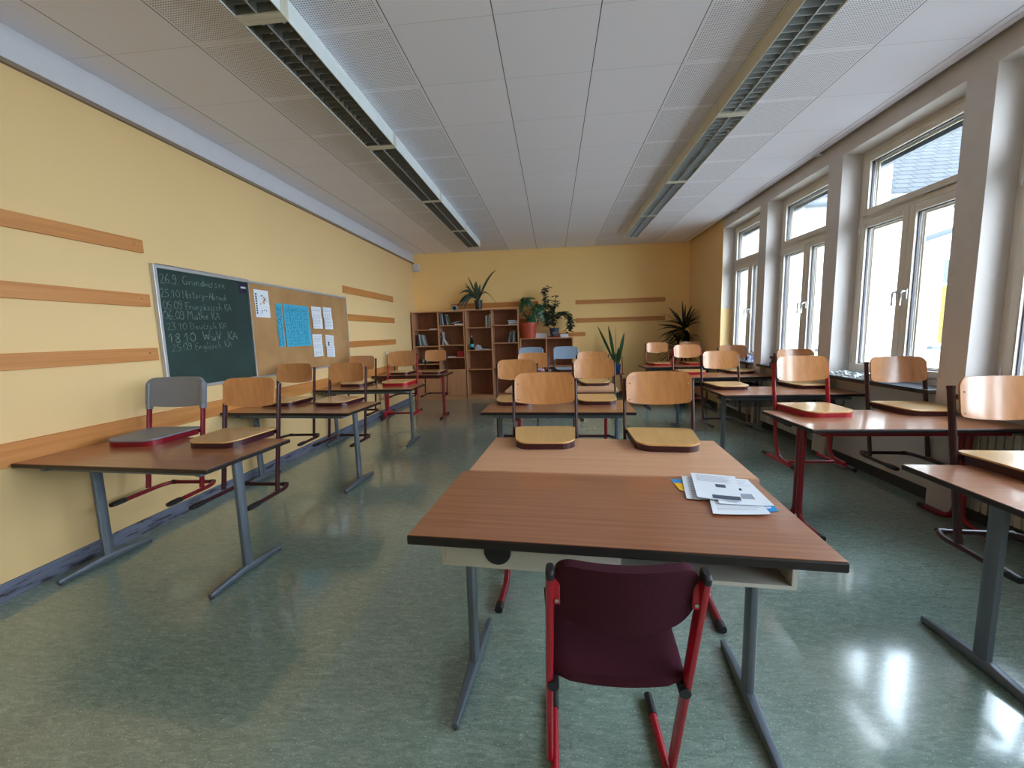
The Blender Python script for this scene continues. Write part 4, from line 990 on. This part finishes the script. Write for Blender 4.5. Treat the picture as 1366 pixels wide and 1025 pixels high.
# 3 small dark pot with many small leaves on a red saucer
t = thing('potted_shrub', (.04, 8.93, 1.301), 0, 'bushy small leaved plant in a dark blue pot on the low bookcase', 'plant')
m = MB(); m.lathe([(.12, 0), (.15, .022), (.145, .024), (.11, .008)], n=28); m.build('saucer', M['terracotta'], t, smooth=True)
m = MB(); h = .19; m.lathe([(.078, .01), (.106, .01+h), (.096, .01+h), (.09, h-.02), (.001, h-.02)], n=26); m.build('pot', M['dark_pot'], t, smooth=True)
m = MB(); m.box(-.035, .04, -.105, -.095, .07, .12); m.build('pot_label', M['grey_metal'], t)
rg = random.Random(11)
stems = [[(0, 0, .17), (-.01, 0, .4), (-.06, 0, .62), (-.17, 0, .8), (-.20, 0, .98), (-.14, 0, 1.05)], [(0, 0, .17), (.0, 0, .45), (.02, 0, .7), (.04, 0, .86)], [(-.01, 0, .35), (-.1, 0, .45), (-.13, 0, .55), (-.16, 0, .4)], [(0, 0, .38), (.12, 0, .50), (.24, -.02, .52), (.34, -.03, .40), (.35, -.04, .24), (.30, -.05, .14)], [(-.02, 0, .5), (-.12, 0, .68), (-.2, 0, .66)], [(0, 0, .3), (-.12, -.02, .34), (-.15, -.03, .26)]]
m = MB()
for st in stems: m.tube(arc(st, .06), .0065, 6)
m.build('stem', M['bark'], t, smooth=True)
m = MB()
for si, st in enumerate(stems):
    pts = arc(st, .06); npt = len(pts)
    for k, p in enumerate(pts):
        if k < npt*.3 and si < 2: continue
        for r in range(5 if si != 3 else 8):
            a = rg.uniform(0, 2*PI); d = Vector((math.cos(a), math.sin(a)*.6, rg.uniform(-.4, .5))); q = p+Vector((rg.uniform(-.045, .045), rg.uniform(-.04, .04), rg.uniform(-.04, .04)))
            L = rg.uniform(.06, .10); broad(m, q, d, (0, -.3, 1), L, L*.3, 0, 5)
m.build('foliage', M['leaf_dark'], t, smooth=True)
box_thing('white_carton', -.40, -.12, 9.03, 9.15, 1.301, 1.40, M['white_paper'], 'white carton behind the pots on the low bookcase', 'box')
box_thing('white_carton', .17, .34, 8.95, 9.07, 1.301, 1.37, M['white_paper'], 'small white carton right of the dark blue pot', 'box')
# 4 snake plant in a blue pot on a red stool
t = thing('plant_stool', (1.345, 8.78, 0), 0, 'thin red metal stool with back post, holding the snake plant', 'stool')
m = MB(); m.lathe([(.001, .50), (.14, .50), (.145, .507), (.14, .52), (.001, .52)], n=24); m.build('seat', M['darkred_metal'], t, smooth=True)
for a in range(4):
    an = PI/4+a*PI/2; m = MB(); m.tube([(.10*math.cos(an), .10*math.sin(an), .50), (.15*math.cos(an), .15*math.sin(an), 0)], .010, 8); m.build('leg', M['darkred_metal'], t, smooth=True)
m = MB(); m.tube([(.12, .1, .50), (.115, .13, .86)], .009, 8); m.build('back_post', M['darkred_metal'], t, smooth=True)
t = thing('snake_plant', (1.32, 8.76, .521), 0, 'tall snake plant in a blue pot on the red stool', 'plant')
pot(t, .07, .09, .19, M['blue_pot'])
m = MB()
for b0, tip, w in [((-.02, 0, .17), (-.38, .1, 1.0), .028), ((-.02, 0, .17), (-.17, .0, 1.0), .032), ((.0, .02, .17), (.0, .12, .98), .026), ((.03, 0, .17), (.16, 0, .86), .036), ((.03, -.02, .17), (.09, -.03, .5), .034), ((-.03, -.02, .17), (-.10, -.02, .6), .03), ((.0, -.03, .17), (.04, -.05, .55), .03), ((.04, .02, .17), (.12, .05, .62), .028), ((-.01, -.03, .17), (-.02, -.04, .44), .028)]:
    strap(m, b0, tip, w, .04, 9, 1.3 if b0[0] < .02 else 1.7, maxw=.5)
m.build('foliage', M['leaf'], t, smooth=True)
# 5 palm in the corner
t = thing('potted_palm', (2.62, 8.70, 0), 0, 'large dark palm with long narrow leaves in the back right corner', 'plant')
pot(t, .12, .16, .28, M['black_pot'])
m = MB(); m.tube([(0, 0, .24), (.0, .0, .8), (.02, 0, 1.45)], .022, 9); m.tube([(0.03, 0.03, .24), (-.05, .0, .7), (-.06, -.03, 1.0)], .018, 9); m.build('trunk', M['bark'], t, smooth=True)
m = MB(); rg = random.Random(21)
for crown, n, z0, z1, LL in (((.02, 0, 1.45), 22, .1, 1.0, .52), ((.02, 0, 1.38), 34, -.9, .4, .62), ((-.04, -.03, 1.02), 40, -.9, .5, .62), ((0, -.02, 1.2), 26, -1.0, .3, .6)):
    for k in range(n):
        a = 2*PI*k/n*2.4+rg.uniform(-.3, .3); el = rg.uniform(z0, z1); L = LL*rg.uniform(.75, 1.1)
        d = Vector((math.cos(a)*math.cos(el*.9), math.sin(a)*math.cos(el*.9)*.75, math.sin(el*1.2)))
        tip = Vector(crown)+d*L
        tip.x = min(tip.x, .24); tip.y = min(tip.y, .42)
        strap(m, crown, tip, .017, .12 if el < .5 else .03, 7, rg.uniform(-.5, .5), maxw=.3)
for tip in ((-.02, 0, 1.98), (.05, 0, 1.9), (-.28, 0, 1.86), (.24, 0, 1.82), (-.5, 0, 1.5), (-.46, -.1, 1.28)): strap(m, (.02, 0, 1.42), tip, .02, .05, 8, 1.0)
m.build('foliage', M['leaf_dark'], t, smooth=True)

# ---------------------------------------------------------------- things on the far middle desk and the sills
t = thing('pencil_case', (-.20, 6.93, TT), 0, 'small pink and white pencil case on the desk with the grey-blue chairs', 'pencil case')
m = MB(); m.sweep([(-.06, 0, .026), (-.045, 0, .026), (.045, 0, .026), (.06, 0, .026)], oval(.026, .026), scales=[.5, 1, 1, .5]); m.build('case_body', plain('pink_fabric', srgb(206, 150, 170), .8), t, smooth=True)
m = MB(); m.box(-.045, .045, -.003, .003, .050, .054); m.build('zip', M['white_paper'], t)
t = thing('black_case', (-.06, 6.95, TT), .5, 'small black case beside the pink pencil case', 'case')
m = MB(); m.box(-.05, .05, -.03, .03, 0, .034); m.build('case_body', M['black_plastic'], t, bevel=.008)
m = MB(); m.box(-.008, .008, -.034, -.03, .01, .024); m.build('clasp', M['alu'], t)
SZ = OZ0-.002+.0008
def crumple(name, x0, x1, y0, y1, h, mat, label, seed, cat='newspaper', n=14):
    rg = random.Random(seed); P = []
    for i in range(n+1):
        r = []
        for j in range(n+1):
            u, v = i/n, j/n; e = min(u, 1-u, v, 1-v)
            zz = min(1, e*5)*h*(.35+.65*rg.random()); r.append(((x0+(x1-x0)*u)+rg.uniform(-.004, .004), y0+(y1-y0)*v+rg.uniform(-.008, .008), zz))
        P.append(r)
    cx, cy = (x0+x1)/2, (y0+y1)/2
    P = [[(a-cx, b_-cy, c+.001) for a, b_, c in r] for r in P]
    m = MB(); m.grid(P, [[(a, b_, 0) for a, b_, c in r] for r in P]); o = m.build(name, mat); o.location = (cx, cy, SZ); return tag(o, label, cat)
news = blotchy('newsprint', srgb(150, 160, 168), srgb(222, 232, 236), 26, .6, .4, .5)
crumple('newspaper', 2.86, 3.05, 4.2, 4.66, .045, news, 'crumpled newspaper at the far end of the sill, third window', 1)
crumple('newspaper', 2.87, 3.02, 3.98, 4.22, .05, news, 'crumpled newspaper nearer the chair on the third window sill', 2)
box_thing('magazine', 2.86, 3.04, 3.9, 4.14, SZ+.0555, SZ+.0605, plain('magazine_cover', srgb(150, 176, 184), .3), 'magazine lying over the crumpled newspaper on the sill', 'magazine', .2, .001)
bk = plain('folder_black', srgb(28, 30, 38), .3)
for k, (y0, y1, z, hh, rz, c) in enumerate([(5.08, 5.42, 0, .03, .05, BM['navy']), (5.12, 5.42, .032, .03, -.08, bk), (5.44, 5.78, 0, .045, .04, bk), (5.46, 5.76, .047, .04, -.05, BM['brown']), (5.48, 5.78, .089, .035, .06, bk)]):
    lab = ['navy folder lying on the second sill, nearest the camera', 'black folder on top of the navy one, second sill', 'black folder at the bottom of the taller stack on the second sill', 'brown folder in the middle of the taller stack on the second sill', 'black folder on top of the taller stack on the second sill'][k]
    box_thing('folder', 2.87, 3.045, y0, y1, SZ+z, SZ+z+hh, c, lab, 'folder', rz, .004)
crumple('plastic_bag', 2.86, 3.03, 6.42, 6.78, .09, plain('bag_bluewhite', srgb(176, 190, 224), .3), 'pale blue crumpled bag on the farthest window sill', 4, 'bag')

# ---------------------------------------------------------------- outside
m = MB(); m.box(OUT, 30, -14, 30, -1.2, -1.0); tag(m.build('courtyard_floor', M['ground']), kind='structure')
EY = 9.0
t = thing('neighbour_wing', (9.5, EY, -1), 0, 'white rendered building wing with slate roof outside the windows', 'building')
m = MB(); m.box(-4.6, 9, 0, 6, 0, 4.72); m.build('wall', M['ext_white'], t)
m = MB(); v = [(-5.0, -.45, 4.72), (9, -.45, 4.72), (9, 6, 9.6), (-5.0, 6, 9.6)]
m.grid([[v[0], v[1]], [v[3], v[2]]], [[(a, b_, c-.12) for a, b_, c in (v[0], v[1])], [(a, b_, c-.12) for a, b_, c in (v[3], v[2])]]); m.build('roof', M['slate'], t)
m = MB(); m.tube([(-5.0, -.5, 4.66), (9, -.5, 4.66)], .075, 10); m.build('gutter', M['ext_grey'], t, smooth=True)
m = MB(); m.lathe([(.05, 4.2), (.06, 4.3), (.14, 4.55), (.15, 4.62)], -2.12, -.5, 12); m.tube(arc([(-2.12, -.5, 4.25), (-2.12, -.45, 4.1), (-2.5, -.12, 3.95), (-2.6, -.08, 3.8), (-2.6, -.08, 0)], .15), .05, 8); m.build('downpipe', M['ext_grey'], t, smooth=True)
for x, z0 in ((-4.1, 2.0), (-2.0, 2.0), (.2, 2.0), (2.4, 2.0)):
    m = MB(); m.box(x-.02, x+.92, -.05, .0, z0-.06, z0+1.66); w_ = m.build('window', M['ext_white'], t)
    m = MB(); m.box(x+.05, x+.42, -.06, -.05, z0, z0+1.1); m.box(x+.48, x+.85, -.06, -.05, z0, z0+1.1); m.build('curtain', M['curtain'], w_)
    m = MB(); m.box(x+.05, x+.42, -.06, -.05, z0+1.16, z0+1.6); m.box(x+.48, x+.85, -.06, -.05, z0+1.16, z0+1.6); m.build('pane', M['ext_dark'], w_)
    m = MB(); m.box(x-.08, x+.98, -.12, 0, z0-.12, z0-.06); m.build('outside_sill', M['ext_grey'], w_)
# ---------------------------------------------------------------- light
w = bpy.data.worlds.new('overcast_sky'); sc.world = w; w.use_nodes = True; nt = w.node_tree; bg = nt.nodes['Background']
tc = N(nt, 'ShaderNodeTexCoord'); no = N(nt, 'ShaderNodeTexNoise'); no.inputs['Scale'].default_value = 2.2; no.inputs['Detail'].default_value = 4
nt.links.new(tc.outputs['Generated'], no.inputs['Vector'])
cr = N(nt, 'ShaderNodeValToRGB'); cr.color_ramp.elements[0].position = .35; cr.color_ramp.elements[0].color = (.62, .78, 1, 1); cr.color_ramp.elements[1].position = .65; cr.color_ramp.elements[1].color = (.88, .94, 1, 1)
nt.links.new(no.outputs['Fac'], cr.inputs[0]); nt.links.new(cr.outputs[0], bg.inputs['Color']); bg.inputs['Strength'].default_value = 6.0
for i, (a, b_) in enumerate(OPEN):
    L = bpy.data.lights.new('daylight_portal', 'AREA'); L.shape = 'RECTANGLE'; L.size = OZ1-OZ0; L.size_y = b_-a; L.cycles.is_portal = True
    o = bpy.data.objects.new('daylight_portal', L); C.objects.link(o); o.location = (OUT+.02, (a+b_)/2, (OZ0+OZ1)/2)
    o.rotation_euler = (0, PI/2, 0)
# ---------------------------------------------------------------- camera
h_, yaw, pitch, roll, f = 1.4097, .1002, .1219, -.0269, 549.82
cy_, sy_, cp, sp = math.cos(yaw), math.sin(yaw), math.cos(pitch), math.sin(pitch)
fw = Vector((-sy_*cp, cy_*cp, -sp)); r_ = Vector((cy_, sy_, 0)); u_ = r_.cross(fw)
c_, s2 = math.cos(roll), math.sin(roll); R_, U_ = c_*r_+s2*u_, -s2*r_+c_*u_
cam = bpy.data.cameras.new('camera'); co = bpy.data.objects.new('camera', cam); C.objects.link(co)
Mx = Matrix((R_, U_, -fw)).transposed().to_4x4(); Mx.translation = (0, 0, h_); co.matrix_world = Mx
cam.sensor_width = 36; cam.lens = f*36/1366; cam.clip_start = .02; sc.camera = co
sc.view_settings.view_transform = 'Standard'; sc.view_settings.look = 'None'; sc.view_settings.gamma = 1; sc.view_settings.exposure = 1.6
sc.cycles.max_bounces = 12; sc.cycles.diffuse_bounces = 8; sc.cycles.glossy_bounces = 4; sc.cycles.transparent_max_bounces = 12
sc.cycles.sample_clamp_indirect = 8; sc.cycles.caustics_reflective = False; sc.cycles.caustics_refractive = False
sc.cycles.use_denoising = True
